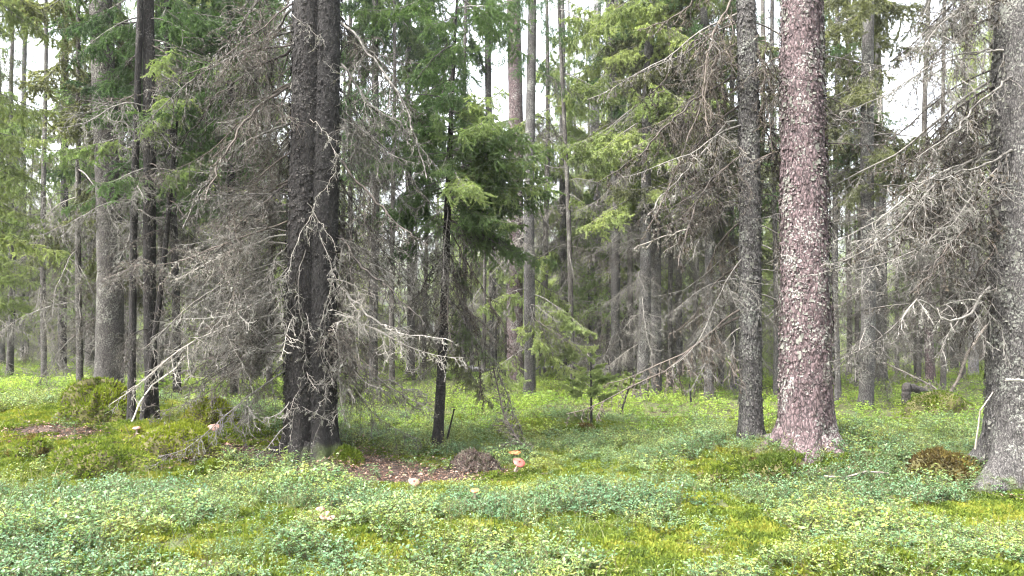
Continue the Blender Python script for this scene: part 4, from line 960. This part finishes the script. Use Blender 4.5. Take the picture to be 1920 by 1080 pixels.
# fallen logs, sticks, roots
def stick(name, pts, d, r, mat, label, cat, dens=0.0, sub=.2, dd=None, group=None):
    K = np.array([at_depth(px, py, d + (0 if dd is None else dd[q])) for q, (px, py) in enumerate(pts)])
    u_ = np.linspace(0, len(K) - 1, 6 * len(K)); P = np.stack([np.interp(u_, np.arange(len(K)), K[:, c_]) for c_ in range(3)], 1) + rng.normal(0, r * .12, (6 * len(K), 3))
    base = K[0].copy(); mb = MB()
    mb.tube(P - base, r * np.linspace(1, .75, len(P)), 9, 0)
    e = P - base
    mb.add(np.concatenate([e[:1], e[:1] + rng.normal(0, r, (4, 3))]), [[0, 1, 2], [0, 2, 3], [0, 3, 4]], 0)
    o = obj(name, mb.mesh(name, [M[mat]]), None, base); tag(o, label, cat, group)
    if dens:
        mb = MB(); twigs(mb, e, dens, sub, .005, 1, 2, .1, .3); tw = obj('twig', mb.mesh('twigs', [M['dead_grey'], M['lichen']]), o); tw['kind'] = 'stuff'
    return o
gy = ground(980, 712)[1]
stick('fallen_log', [(885, 691), (950, 692), (1010, 690), (1075, 689)], gy, .075, 'dead_trunk', 'pale fallen log lying level behind the young spruce skirt', 'log')
gz = ground(1700, 764)[1]
bl = stick('broken_log', [(1699, 768), (1698, 745), (1698, 724), (1712, 728), (1738, 738), (1775, 744)], gz, .085, 'root_bark', 'grey log broken into a bent knee left of the mossy mound', 'log', dd=[0, 0, 0, .1, .3, .5])
stick('dead_branch', [(1770, 752), (1795, 715), (1812, 665), (1850, 610)], gz + .4, .03, 'dead_grey', 'dead crooked branch rising from the mossy mound at the right', 'branch', 1.6, .5, dd=[.3, .2, 0, -.2])
stick('dead_branch', [(1780, 755), (1750, 725), (1700, 700), (1640, 672)], gz + .4, .022, 'dead_grey', 'dead twiggy branch reaching left from the mossy mound at the right', 'branch', 1.8, .4, dd=[.3, .2, 0, -.2])
stick('stick', [(1828, 842), (1834, 800), (1838, 770), (1862, 735)], D.d - .55, .007, 'dead_grey', 'pale bare stick leaning on the foot of the wide edge trunk', 'stick')
stick('stick', [(1545, 893), (1585, 895), (1625, 884), (1665, 887)], ground(1600, 905)[1] - .1, .011, 'dead_grey', 'curved brown stick lying in front of the reddish pine', 'stick', .8, .12)
stick('stick', [(248, 790), (262, 755), (285, 722), (330, 690), (345, 668)], F1.d - .25, .010, 'dead_pale', 'pale lichened stick leaning up from the foot of the thin stems', 'stick', .9, .3)
stick('dead_branch', [(1003, 858), (972, 826), (945, 780), (925, 690)], Hs.d - .3, .013, 'dead_dark', 'dark dead bough slanting down to the ground right of the rotten stump', 'branch', 4.5, .4, dd=[-.4, -.2, 0, .2])
stick('stick', [(1885, 712), (1910, 712), (1940, 716)], D.d - .6, .010, 'dead_pale', 'short pale twig poking across the wide edge trunk', 'stick')
Gp, Vv = HUM[6]
i_ = rng.integers(3, 15, 60); j_ = rng.integers(0, 48, 60); p = Vv[i_, j_] + Gp - np.array([0, 0, .02])
scatter('mound_shrub_cover', C_bil, p, rng.uniform(.5, .95, 60), rots(60), 'sparse bilberry sprigs growing out of the corner moss mound', 'bilberry')
woods = []
for (tm, cm, dm) in FAR[1:]:
    for tone in (M['far_green'], M['far_pale']):
        mb = MB(); v, f, mi = mesh_arrays(cm); k = rng.random(len(f)) < .5; uq, inv = np.unique(f[k], return_inverse=True); mb.add(v[uq], inv.reshape(-1, 3), 0)
        v, f, mi = mesh_arrays(tm); mb.add(v, f, 1); woods.append(mb.mesh('far_wood_tree', [tone, M['spruce']]))
C_wood = proto_coll('far_woods', woods)
x, y = points(420, 60, 150); sz = rng.uniform(.9, 1.5, len(x)); px = 960 + F * x / y
for (gx, gw, el) in GAPS: sz = np.where(np.abs(px - gx) < gw + 14, np.minimum(sz, (el * y + 1.3) / 15), sz)
scatter('far_wood', C_wood, np.stack([x, y, H(x, y) - .1], 1), sz, np.stack([0 * x, 0 * x, rng.uniform(0, 6.28, len(x))], 1), 'pale green far wood closing the view behind the clearing', 'forest')
hz = NT('forest_air'); hz.t.nodes.remove(hz.b); vp = hz.n('ShaderNodeVolumePrincipled')
vp.inputs['Color'].default_value = (.93, .96, .94, 1); vp.inputs['Density'].default_value = .0005; vp.inputs['Anisotropy'].default_value = .1
hz.l(vp.outputs[0], hz.out.inputs['Volume'])
mb = MB(); cv = [(x_, y_, z_) for x_ in (-330, 330) for y_ in (-330, 345) for z_ in (-1.8, 34)]
mb.add(cv, [[0, 1, 3], [0, 3, 2], [4, 6, 7], [4, 7, 5], [0, 4, 5], [0, 5, 1], [2, 3, 7], [2, 7, 6], [0, 2, 6], [0, 6, 4], [1, 5, 7], [1, 7, 3]])
ho = obj('haze', mb.mesh('haze', [hz.mat], False)); ho['kind'] = 'stuff'; ho['label'] = 'faint pale air between the trees'; ho['category'] = 'haze'
print('objects', len(sc.objects), 'tris', sum(len(m_.polygons) for m_ in bpy.data.meshes))
